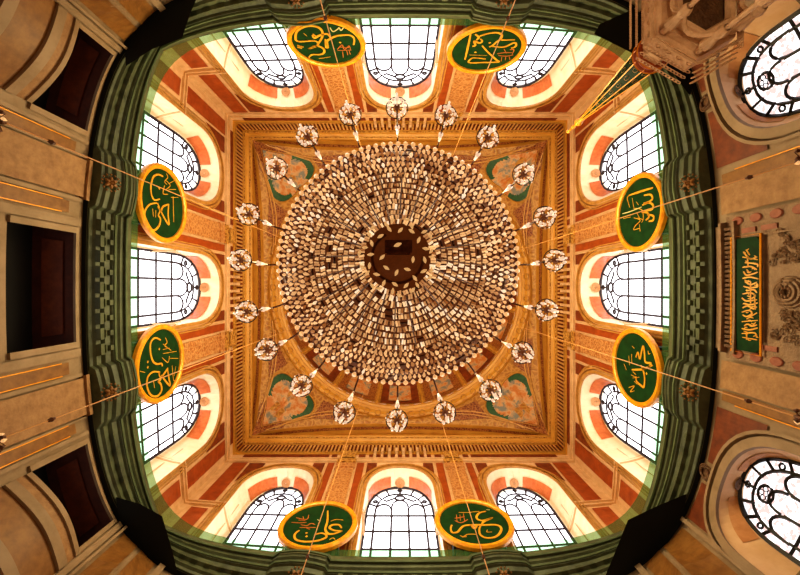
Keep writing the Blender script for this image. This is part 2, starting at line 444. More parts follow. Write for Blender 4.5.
    dn = MB(); nd = 86
    for q in range(nd):
        tt = -.985 + 1.97 * (q + .5) / nd
        patch(dn, side, tt - .006, tt + .006, 24.03, 24.24, 0, -.34, D0=9.88, dt=1)
    put('dentils', dn, 'dentil', crn); bk = MB(); patch(bk, side, -.995, .995, 24.22, 24.25, 0, -.34, D0=9.88); put('dentil_shade_strip', bk, 'red_dark', crn)  # dark red backing paints shade between the dentils
    gb = MB(); patch(gb, side, -1, 1, 24.28, 24.31, 0, -.05, D0=9.47); patch(gb, side, -1, 1, 24.62, 24.72, 0, -.04, D0=9.27)
    put('gilt_band', gb, 'gold_ornate', crn)
    # windows
    where = {'right': ['middle window of the right wall', 'window of the right wall nearest the pulpit spire', 'window of the right wall nearest the lower right corner'],
             'left': ['middle window of the left wall', 'window of the left wall nearest the upper left corner', 'window of the left wall nearest the lower left corner'],
             'back': ['middle window of the top wall', 'window of the top wall nearest the upper left corner', 'window of the top wall nearest the pulpit spire'],
             'front': ['middle window of the bottom wall', 'window of the bottom wall nearest the lower left corner', 'window of the bottom wall nearest the lower right corner']}[side]
    for gl, fc, wh in ((GL_MID, FACE_MID, where[0]), (GL_SIDE(-1), FACE_SIDE(-1), where[1]), (GL_SIDE(1), FACE_SIDE(1), where[2])):
        window(widx, side, gl, fc, 1.05, 10.0, 'lead', 'pane', .052, 'tall arched bright latticed window, ' + wh)
        widx += 1

# ------------------------------------------------------------------ lunette walls, arches, pendentives, dome
def zlun(t): return 24.75 + 2.35 * math.sqrt(max(0, 1 - t * t))
tN = 40
for q, side in enumerate(('right', 'left', 'back', 'front')):
    mb = MB()
    TT = [math.sin(-PI / 2 + PI * i / tN) for i in range(tN + 1)]
    mb.grid(lambda i, j: W(side, TT[i], (24.6, zlun(TT[i]))[j], 0, 10.0), tN + 1, 2)
    arch = put('trim_%d' % (q + 1), mb, 'gold_soft'); arch['_o'] = (0, 0, 0)
    tag(arch, 'broad gilded arch carrying the dome on %s side of the view' % {'right': 'the right', 'left': 'the left', 'back': 'the top', 'front': 'the bottom'}[side], 'arch', kind='structure')
    so = MB()
    dd = [10.0, 9.85, 9.85, 9.6, 9.6, 9.38, 9.38, 9.2, 9.2]
    dzv = [0, 0, -.06, -.06, 0, 0, -.05, -.05, .25]
    so.grid(lambda i, j: W(side, TT[i], zlun(TT[i]) + dzv[j], 0, dd[j]), tN + 1, len(dd))
    put('soffit', so, 'gold', arch)
    ob = MB(); ob.grid(lambda i, j: W(side, TT[i] * .97, zlun(TT[i] * .97) - .04, 0, (9.57, 9.40)[j]), tN + 1, 2)
    put('painted_band', ob, 'vault_red', arch)
    # small dentilled arc over the middle window
    m3 = MB()
    for i in range(29):
        t = -.24 + .48 * i / 28
        zz = 25.15 + .5 * math.sqrt(max(0, 1 - (t / .26) ** 2))
        patch(m3, side, t - .0045, t + .0045, zz - .12, zz + .05, 0, -.15, D0=9.7, dt=1)
    m3.tube([W(side, -.25 + .5 * i / 20, 25.2 + .5 * math.sqrt(max(0, 1 - ((-.25 + .5 * i / 20) / .26) ** 2)), 0, 9.6) for i in range(21)], .07, 6)
    put('dentilled_arc', m3, 'gold_soft', arch)

RD, ZD = 8.9, 27.2
dome_z = 27.2
ceil = MB()
nphi = 128
def outer_pt(phi):
    c, s = math.cos(phi), math.sin(phi); m = max(abs(c), abs(s)); d = 9.2
    x, y = c / m * d, s / m * d
    t = min(abs(c), abs(s)) / m
    return Vector((x, y, zlun(t) + H + .2 * 0))
def pend(phi, w):
    a = outer_pt(phi); b = Vector((RD * math.cos(phi), RD * math.sin(phi), ZD + H))
    p = a.lerp(b, w); p.z += .35 * math.sin(PI * w) * (a - b).length / 4
    return p
ceil.grid(lambda i, j: pend(2 * PI * i / nphi, j / 8), nphi, 9, cu=True)
cel = put('ceiling', ceil, 'vault'); cel['_o'] = (0, 0, 0)
tag(cel, 'gilded and painted domed ceiling behind the great crystal chandelier', 'ceiling', kind='structure')
# pendentive medallions
for k in range(4):
    phi = PI / 4 + k * PI / 2
    def PQ(du, dw, lift=.06):
        p = pend(phi + du, dw); p.z -= lift; return p
    fr = MB(); gr = MB(); pic = MB()
    def shape(a, s):   # pointed cartouche: wide toward the dome
        x, y = math.cos(a), math.sin(a)
        sx = .165 * (1 - .12 * y); sy = .33
        e = .82
        return (math.copysign(abs(x) ** e, x) * sx * s, .50 + math.copysign(abs(y) ** e, y) * sy * s)
    [gr.grid(lambda i, j: PQ(*shape(b0 - 1.05 + 2.1 * i / 12, (.58, 1.0)[j]), .07), 13, 2) for b0 in (0, PI)]
    pic.grid(lambda i, j: PQ(*shape(2 * PI * i / 32, (.001, .4, 1.0)[j]), .06), 32, 3, cu=True)
    fr.tube([PQ(*shape(2 * PI * i / 32, 1.06), .1) for i in range(32)], .035, 5, closed=True)
    c = put('painted_medallion', pic, 'sky_paint', cel)
    put('green_border', gr, 'green_paint', c); put('gilt_frame', fr, 'gold', c)
    for s in (-1, 1):
        m2 = MB(); m2.grid(lambda i, j: PQ(s * (.19 + .22 * j / 4), .25 + .6 * i / 6, .05), 7, 5)
        put('painted_panel', m2, 'vault_red', cel)
    fl_ = MB()
    for s in (-1, 1):
        fl_.tube([PQ(s * (.06 + .40 * i / 8), .04 + .88 * (i / 8) ** .8, .07) for i in range(9)], .045, 5)
        fl_.tube([PQ(s * (.01 + .52 * i / 8), .01 + .90 * (i / 8) ** 1.1, .07) for i in range(9)], .035, 5)
    put('gilt_fillet', fl_, 'dentil', cel)
    m2 = MB(); m2.grid(lambda i, j: PQ(-.09 + .18 * j / 4, .02 + .16 * i / 3, .05), 4, 5)
    put('painted_panel', m2, 'vault_red', cel)
# dome ring cornice and dome
ring_prof = [(9.0, ZD), (8.85, ZD - .08), (8.85, ZD + .05), (8.72, ZD + .1), (8.6, ZD + .35), (8.45, ZD + .5), (8.45, ZD + .62), (8.32, ZD + .7), (8.28, ZD + .9)]
m2 = MB(); m2.lathe([(a, b + H) for a, b in ring_prof], n=96)
dr = put('ring_cornice', m2, 'gold', cel, smooth=False)
m2 = MB()
for i in range(72):
    a = 2 * PI * i / 72
    c = Vector((8.66 * math.cos(a), 8.66 * math.sin(a), ZD + .15 + H)); ta = Vector((-math.sin(a), math.cos(a), 0)); ra = Vector((math.cos(a) * .5, math.sin(a) * .5, -.9)).normalized()
    m2.tube([c + ta * (.19 * math.cos(2 * PI * k / 8)) + Vector((math.cos(a) * -.12 * math.sin(2 * PI * k / 8), math.sin(a) * -.12 * math.sin(2 * PI * k / 8), .22 * math.sin(2 * PI * k / 8))) for k in range(8)], .03, 4, closed=True)
put('oval_beading', m2, 'gold_soft', dr)
m2 = MB()
dome_prof = [(8.28 * math.cos(PI / 2 * j / 14), ZD + .9 + H + 6.5 * math.sin(PI / 2 * j / 14)) for j in range(15)]
dome_prof[-1] = (.001, dome_prof[-1][1])
m2.lathe(dome_prof, n=64)
dm = put('dome', m2, 'vault', cel, smooth=True)
def DP(a, el, lift=.05):
    return Vector(((8.28 - lift) * math.cos(el) * math.cos(a), (8.28 - lift) * math.cos(el) * math.sin(a), ZD + .9 + H + (6.5 - lift) * math.sin(el)))
for k in range(16):
    a = PI / 2 + 2 * PI * k / 16
    w_ = .17
    m2 = MB(); m2.grid(lambda i, j: DP(a - w_ + 2 * w_ * i / 6, .03 + .42 * j / 5), 7, 6)
    pp = put('painted_panel', m2, 'red_dark' if k % 2 == 0 else 'vault_red', dm)
    m2 = MB(); m2.grid(lambda i, j: DP(a - .6 * w_ + 1.2 * w_ * i / 6, .10 + .30 * j / 5, .1), 7, 6)
    put('painted_picture', m2, 'sky_paint', pp)
for k in range(16):
    a = PI / 2 + 2 * PI * (k + .5) / 16
    m2 = MB(); m2.tube([DP(a, .02 + 1.3 * j / 10, .06) for j in range(11)], .1, 5)
    put('gilt_rib', m2, 'gold', dm)

# ------------------------------------------------------------------ green-grey gallery cornice
ringp = [(10.4, 14.05), (9.42, 14.0), (9.4, 13.78), (9.5, 13.74), (9.52, 13.60), (9.60, 13.56), (9.66, 13.44), (9.74, 13.42), (9.80, 13.26), (9.92, 13.22), (9.95, 13.06), (10.04, 13.02), (10.08, 12.93), (10.14, 12.90)]
GAP = True
tn = 5
for side in ('right', 'left', 'back', 'front'):
    mb = MB()
    ts = sorted(set(steps(-1, 1, .05) + [-.47, -.455, -.27, -.255, .255, .27, .455, .47]))
    def ress(t):
        a = abs(t)
        if a <= .255 or a >= .47: return 0
        if .27 <= a <= .455: return .16 + .12 * math.cos((a - .3625) / .0925 * PI / 2)
        return 0.1
    mb.grid(lambda i, j: W(side, ts[i], ringp[j][1], 0, ringp[j][0] - ress(ts[i]) * (0 if j in (0, 13) else (.35 if j < 3 else 1))), len(ts), len(ringp))
    g = put('trim_%d' % tn, mb, 'ring'); g['_o'] = (0, 0, 0)
    tag(g, 'green-grey stone gallery cornice running along %s of the view' % {'right': 'the right', 'left': 'the left', 'back': 'the top', 'front': 'the bottom'}[side], 'cornice', kind='structure')
    tn += 1
    gp = MB(); gp.grid(lambda i, j: W(side, ts[i], (12.905, 12.96, 13.6)[j], 0, (10.10, 10.75, 10.8)[j]), len(ts), 3)
    put('shade_strip', gp, 'black', g)  # black strip closes the gap, its shade put into the colour
    sf = MB()
    for q in range(9):
        t = (q - 4) * .052
        for (n1, a, b, hw) in ((-.12, 13.22, 13.50, .013), (-.22, 13.30, 13.56, .009), (-.08, 13.05, 13.22, .019)):
            patch(sf, side, t - hw, t + hw, a, b, .1, n1, D0=9.86, dt=1)
    for s in (-1, 1):
        for q in range(7):
            t = s * (.52 + q * .058)
            patch(sf, side, t - .012, t + .012, 13.22, 13.45, .1, -.08, D0=9.86, dt=1)
    put('modillions', sf, 'ring', g)
    for n_, (d, z) in enumerate(((9.40, 13.76), (9.60, 13.50))):
        fl = MB(); fl.tube([W(side, t, z, 0, d - ress(t) + .02) for t in ts], .045, 5)
        put('bead_moulding', fl, 'ring_light', g)
    for s in (-1, 1):
        ro = MB(); c = W(side, s * .3625, 13.12, 0, 9.60); o_, a_ = SIDE[side]
        A = Vector((a_[0], a_[1], 0)); B = Vector((o_[0] * .5, o_[1] * .5, -.85)).normalized(); N_ = A.cross(B)
        for q in range(6):
            an = 2 * PI * q / 6
            e = (A * math.cos(an) + B * math.sin(an))
            ro.drop(c + e * .12, .07, .2, 6, (N_, A * -math.sin(an) + B * math.cos(an), e))
        ro.drop(c, .08, .14)
        for q in range(14):
            an = 2 * PI * q / 14; ro.drop(c + (A * math.cos(an) + B * math.sin(an)) * .27, .035, .09)
        put('rosette', ro, 'low_gold', g)
    # green translucent strip along the lip
    gs = MB()
    gs.grid(lambda i, j: W(side, ts[i], 13.98 + (0 if j == 0 else .34 + .65 * abs(ts[i]) ** 8), 0, 9.41), len(ts), 2)
    put('green_strip', gs, 'veil', g)

# black slabs painting in the shade at the corners under the cornice
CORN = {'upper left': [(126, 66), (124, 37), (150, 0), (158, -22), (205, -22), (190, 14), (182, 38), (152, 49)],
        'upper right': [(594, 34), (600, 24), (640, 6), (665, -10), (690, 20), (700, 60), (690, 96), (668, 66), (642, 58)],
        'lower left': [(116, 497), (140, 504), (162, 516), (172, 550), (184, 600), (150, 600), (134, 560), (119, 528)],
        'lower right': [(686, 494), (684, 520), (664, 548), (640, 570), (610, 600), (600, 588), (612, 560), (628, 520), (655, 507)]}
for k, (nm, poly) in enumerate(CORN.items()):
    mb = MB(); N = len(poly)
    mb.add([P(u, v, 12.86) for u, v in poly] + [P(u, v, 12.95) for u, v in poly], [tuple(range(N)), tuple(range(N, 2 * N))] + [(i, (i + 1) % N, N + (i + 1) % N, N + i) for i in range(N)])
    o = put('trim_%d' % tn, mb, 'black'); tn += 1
    tag(o, 'black panel standing in for shade under the green cornice at the %s corner' % nm, 'soffit', kind='structure')

# ------------------------------------------------------------------ lower walls
DL = 10.3
ZT = 12.93
def box_recess(side, t0, t1, z0, z1, n, root, names):
    ts = steps(t0, t1, .05)
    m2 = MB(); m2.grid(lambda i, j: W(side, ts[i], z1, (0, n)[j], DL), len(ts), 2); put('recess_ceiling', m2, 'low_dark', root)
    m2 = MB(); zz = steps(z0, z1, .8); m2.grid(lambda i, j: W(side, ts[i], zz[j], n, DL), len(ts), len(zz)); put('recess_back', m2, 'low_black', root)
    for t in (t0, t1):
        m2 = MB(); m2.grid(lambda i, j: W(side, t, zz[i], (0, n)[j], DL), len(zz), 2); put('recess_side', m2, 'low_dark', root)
def rect_face(side, mb, zlo, zhi, holes, D0):
    ts = sorted(set(steps(-1, 1, .05) + [h[0] for h in holes] + [h[1] for h in holes]))
    for a, b in zip(ts, ts[1:]):
        if b - a < 1e-6: continue
        mid = (a + b) / 2; h = next((h for h in holes if h[0] < mid < h[1]), None)
        for lo, hi in ([(zlo, zhi)] if h is None else [(zlo, h[2]), (h[3], zhi)]):
            zs = steps(lo, hi, .8) if lo > 8 else [lo] + steps(max(lo, 9), hi, .8)
            mb.grid(lambda i, j: W(side, (a, b)[i], zs[j], 0, D0), 2, len(zs))
# left
mb = MB(); LH = [(-.168, .168, 10.45, 12.6), (-.81, -.5, 10.55, 12.62), (.5, .81, 10.55, 12.62)]
rect_face('left', mb, -H, ZT, LH, DL)
wl = put('wall_left_lower', mb, 'low_white'); wl['_o'] = (0, 0, 0)
tag(wl, 'lower beige stone wall on the left with three dark gallery openings', 'wall', kind='structure')
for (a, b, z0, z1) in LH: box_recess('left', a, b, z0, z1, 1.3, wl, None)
for (a, b, z0, z1) in LH:
    fr = MB()
    for e0, e1, f0, f1 in ((a - .018, a, z0, z1), (b, b + .018, z0, z1), (a - .018, b + .018, z1, z1 + .12)):
        patch(fr, 'left', e0, e1, f0, f1, 0, -.08, D0=DL)
    put('opening_frame', fr, 'low_white', wl)
    ins = MB(); patch(ins, 'left', a + .03, b - .03, z1 - .06, z1 - .03, .28, .95, D0=DL); put('soffit_panel', ins, 'low_red', wl)
for s in (-1, 1):
    put('pilaster', patch(patch(MB(), 'left', s * .285, s * .405, 5, 12.72, 0, -.16, D0=DL), 'left', s * .278, s * .412, 12.72, 12.86, 0, -.24, D0=DL), 'low_tan', wl)
    for a, b in ((.226, .262), (.418, .45)):
        st = put('ochre_strip', patch(MB(), 'left', s * a, s * b, 6, 12.3, 0, -.06, D0=DL), 'low_gold', wl)
        for t in (a - .002, b):
            put('gilt_fillet', patch(MB(), 'left', s * t, s * (t + .003), 6, 12.0, 0, -.1, D0=DL), 'gold_bright', st)
    for a, b in ((.19, .215), (.268, .28), (.41, .416), (.458, .47)):
        put('stone_band', patch(MB(), 'left', s * a, s * b, 6, 12.75, 0, -.1, D0=DL), 'low_white', wl)
    for a, b, n1 in ((.835, .86, -.12), (.868, .88, -.2)):
        put('stone_band', patch(MB(), 'left', s * a, s * b, 6, 12.8, 0, n1, D0=DL), 'low_white', wl)
    put('corner_panel', patch(MB(), 'left', s * .895, s * .985, 6, 12.7, 0, -.06, D0=DL), 'low_gold', wl)
    for sd in ('back', 'front'):
        pass
# bow-fronted balconies in the outer left openings
for s, nm in ((-1, 'upper left'), (1, 'lower left')):
    b0 = W('left', s * .655, 9.4, 0, DL)
    bal = thing('balcony', b0, 'bow-fronted beige balcony parapet in the %s gallery opening' % nm, 'balcony', 'gallery balconies')
    def bow(u): return -.42 * math.sin(PI * min(1, max(0, u))) ** .9
    def band(z0, z1, extra, m, name):
        k = MB(); N = 16
        prof = [(z1, .0), (z1, 1), (z0, 1), (z0, 0)]
        k.grid(lambda i, j: W('left', s * (.5 + .33 * i / N), prof[j][0], (0 if prof[j][1] == 0 else bow(i / N) - extra), DL), N + 1, 4)
        return put(name, k, m, bal)
    band(10.42, 10.58, .06, 'low_white', 'top_rail')
    band(10.10, 10.42, .0, 'low_tan', 'parapet_panel')
    band(9.82, 10.10, .08, 'low_white', 'middle_rail')
    band(8.90, 9.82, .0, 'low_gold', 'parapet_panel')
    band(8.62, 8.90, .08, 'low_white', 'base_rail')
    band(6.5, 8.62, -.02, 'low_red', 'lower_panel')

# back and front lower walls (mostly below the picture's edge)
for sd, nm in (('back', 'top'), ('front', 'bottom')):
    mb = MB(); rect_face(sd, mb, -H, ZT, [], DL)
    w_ = put('wall_%s_lower' % sd, mb, 'low_white'); w_['_o'] = (0, 0, 0)
    tag(w_, 'lower stone wall under the cornice at the %s of the view' % nm, 'wall', kind='structure')
    for s in (-1, 1):
        put('corner_panel', patch(MB(), sd, s * .885, s * .985, 6, 12.7, 0, -.06, D0=DL), 'low_gold', w_)
        put('stone_band', patch(MB(), sd, s * .84, s * .87, 6, 12.8, 0, -.14, D0=DL), 'low_white', w_)
        put('pilaster', patch(MB(), sd, s * .285, s * .405, 1, 12.72, 0, -.16, D0=DL), 'low_tan', w_)
# right
RF = lambda s: (s * .605, .182, 5.0, 9.9, 11.9)
RG = lambda s: (s * .565, .126, 5.0, 9.9, 11.86)
mb = MB(); face_with('right', mb, 3.0, ZT, [RF(-1), RF(1)], D0=DL)
rect = MB(); rect_face('right', mb, -H, 3.0, [], DL)
wr = put('wall_right_lower', mb, 'low_white'); wr['_o'] = (0, 0, 0)
tag(wr, 'lower beige stone wall on the right with two arched windows beside the prayer niche', 'wall', kind='structure')
for s, nm in ((-1, 'beside the carved pulpit'), (1, 'in the lower right corner')):
    window(widx, 'right', RG(s), RF(s), .42, DL, 'iron', 'pane_pattern', .047, 'dark iron traceried window with frosted panes, %s' % nm, low=True); widx += 1
    a = MB(); arc_band(a, 'right', RF(s), 0, .28, 0, -.1, D0=DL); arc_band(a, 'right', RF(s), .34, .44, 0, -.16, D0=DL)
    put('archivolt', a, 'low_white', wr)
    tc = .605
    for x0, x1 in ((.375, .565), (.645, .80)):
        m2 = MB(); k = 14
        def zl(t):
            x = min(1, abs(t - tc) / (.182 + .05)); return 9.9 + 2.55 * math.sqrt(1 - x ** 2.4)
        m2.grid(lambda i, j: W('right', s * (x0 + (x1 - x0) * i / k), (min(12.7, max(10.9, zl(x0 + (x1 - x0) * i / k))), 12.72)[j], -.05, DL), k + 1, 2)
        put('spandrel_panel', m2, 'low_red', wr)
    ro = MB(); c = W('right', s * tc, 12.55, -.12, DL)
    for rr, zz in ((.24, 0), (.17, -.04)):
        ro.tube([c + Vector((zz, rr * math.cos(2 * PI * i / 18), rr * math.sin(2 * PI * i / 18))) for i in range(18)], .04, 5, closed=True)
    ro.add([c + Vector((0, .17 * math.cos(2 * PI * i / 18), .17 * math.sin(2 * PI * i / 18))) for i in range(18)], [tuple(range(18))])
    put('roundel', ro, 'stone_dark', wr)
    # pilaster strips
    put('ochre_strip', patch(MB(), 'right', s * .318, s * .35, 5, 12.55, 0, -.06, D0=DL), 'low_gold', wr)
    put('gilt_fillet', patch(MB(), 'right', s * .352, s * .355, 5, 12.0, 0, -.1, D0=DL), 'gold_bright', wr)
    put('stone_panel', patch(MB(), 'right', s * .225, s * .312, 5, 12.6, 0, -.12, D0=DL), 'low_tan', wr)
    put('stone_band', patch(MB(), 'right', s * .81, s * .83, 5, 12.8, 0, -.14, D0=DL), 'low_white', wr)
    put('corner_panel', patch(MB(), 'right', s * .85, s * .985, 5, 12.65, 0, -.05, D0=DL), 'low_gold', wr)
# top frieze of the lower right wall
put('string_course', patch(MB(), 'right', -.19, .19, 12.4, 12.9, 0, -.1, D0=DL), 'stone', wr)

# prayer niche (mihrab)
mh = thing('prayer_niche', W('right', 0, -H, 0, DL), 'carved stone prayer niche surround in the middle of the right wall', 'prayer niche', kind='thing')
put('stone_frame', patch(MB(), 'right', -.215, .215, -H, 12.35, 0, -.2, D0=DL, dt=.03), 'stone', mh)
dn = MB()
for q in range(26):
    t = -.185 + .37 * (q + .5) / 26
    patch(dn, 'right', t - .0045, t + .0045, 12.0, 12.3, 0, -.12, D0=DL - .2, dt=1)
put('dentils', dn, 'stone_dark', mh)
put('moulding', patch(patch(MB(), 'right', -.2, .2, 11.9, 11.98, 0, -.14, D0=DL - .2), 'right', -.2, .2, 12.32, 12.42, 0, -.2, D0=DL - .2), 'stone', mh)
for s in (-1, 1):
    for q in range(5):
        z = 11.9 - q * .62
        ov = MB(); c = W('right', s * .197, z, -.22, DL)
        ov.add([c + Vector((0, .13 * math.cos(2 * PI * i / 16), .2 * math.sin(2 * PI * i / 16))) for i in range(16)] + [c + Vector((-.03, .11 * math.cos(2 * PI * i / 16), .17 * math.sin(2 * PI * i / 16))) for i in range(16)],
               [tuple(range(16, 32))] + [(i, (i + 1) % 16, 16 + (i + 1) % 16, 16 + i) for i in range(16)])
        put('pink_inlay', ov, 'pink', mh)
    for z0, z1 in ((11.3, 11.75), (10.65, 11.12)):
        put('pink_inlay', patch(MB(), 'right', s * .158, s * .172, z0, z1, 0, -.04, D0=DL - .2), 'pink', mh)
    # carved scrolls beside the medallion
    scr = MB()
    for q in range(22):
        zc = random.uniform(10.05, 10.85); tc = s * random.uniform(.06, .145); c = W('right', tc, zc, -.24, DL); rr = random.uniform(.07, .14); a0 = random.uniform(0, 6)
        scr.tube([c + Vector((0, (rr * (1 - i / 12)) * math.cos(a0 + i * .7), (rr * (1 - i / 12)) * math.sin(a0 + i * .7))) for i in range(10)], .022, 4)
    put('carved_scroll', scr, 'stone', mh)
med = MB(); c = W('right', .012, 10.35, -.22, DL)
for rr, dx in ((.42, 0), (.34, -.06), (.24, -.1)):
    med.tube([c + Vector((dx, rr * .9 * math.cos(2 * PI * i / 24), rr * math.sin(2 * PI * i / 24))) for i in range(24)], .05, 5, closed=True)
med.add([c + Vector((-.02, .4 * .9 * math.cos(2 * PI * i / 24), .4 * math.sin(2 * PI * i / 24))) for i in range(24)], [tuple(range(24))])
for q in range(8):
    a = 2 * PI * q / 8; med.drop(c + Vector((-.08, .13 * math.cos(a), .13 * math.sin(a))), .07, .12)
put('medallion', med, 'stone', mh)
put('inner_frame', patch(patch(MB(), 'right', -.15, -.145, 8.5, 11.05, 0, -.06, D0=DL - .2), 'right', -.15, .15, 11.02, 11.07, 0, -.06, D0=DL - .2), 'stone', mh)

# ------------------------------------------------------------------ calligraphy helpers
def plane_hit(u, v, p0, nrm):
    d = Vector(((u - CX) / F, (v - CY) / F, 1.0)); o = Vector((0, 0, H))
    k = (p0 - o).dot(nrm) / d.dot(nrm)
    return o + d * k
def smooth_pts(pts, n=5):
    if len(pts) < 3: return [tuple(p) for p in pts]
    out = []
    for i in range(len(pts) - 1):
        p0 = pts[max(0, i - 1)]; p1 = pts[i]; p2 = pts[i + 1]; p3 = pts[min(len(pts) - 1, i + 2)]
        for k in range(n):
            t = k / n
            out.append(tuple(.5 * ((2 * p1[c]) + (-p0[c] + p2[c]) * t + (2 * p0[c] - 5 * p1[c] + 4 * p2[c] - p3[c]) * t * t + (-p0[c] + 3 * p1[c] - 3 * p2[c] + p3[c]) * t ** 3) for c in (0, 1)))
    out.append(tuple(pts[-1])); return out
def stroke(mb, pts2, w, conv, nrm, lift, taper=True):
    """ribbon of a pen stroke lying just in front of its board"""
    pts = [conv(*p) for p in smooth_pts(pts2)]
    N = len(pts); L = []; Rr = []
    for i, p in enumerate(pts):
        t = (pts[min(N - 1, i + 1)] - pts[max(0, i - 1)]).normalized(); sd = t.cross(nrm).normalized()
        ww = w * (.45 + .55 * math.sin(PI * (.12 + .76 * i / max(1, N - 1)))) if taper else w
        L.append(p + sd * ww + nrm * lift); Rr.append(p - sd * ww + nrm * lift)
    mb.grid(lambda i, j: (L, Rr)[j][i], N, 2)
    mb.grid(lambda i, j: ((L, Rr)[j][i] - nrm * (lift * .9)), N, 2)
def dot2(mb, u, v, r, conv, nrm, lift):
    c = conv(u, v); a = Vector((0, 0, 1)); b = nrm.cross(a).normalized()
    mb.add([c + nrm * lift + a * r, c + nrm * lift + b * r, c + nrm * lift - a * r, c + nrm * lift - b * r], [(0, 1, 2, 3)])

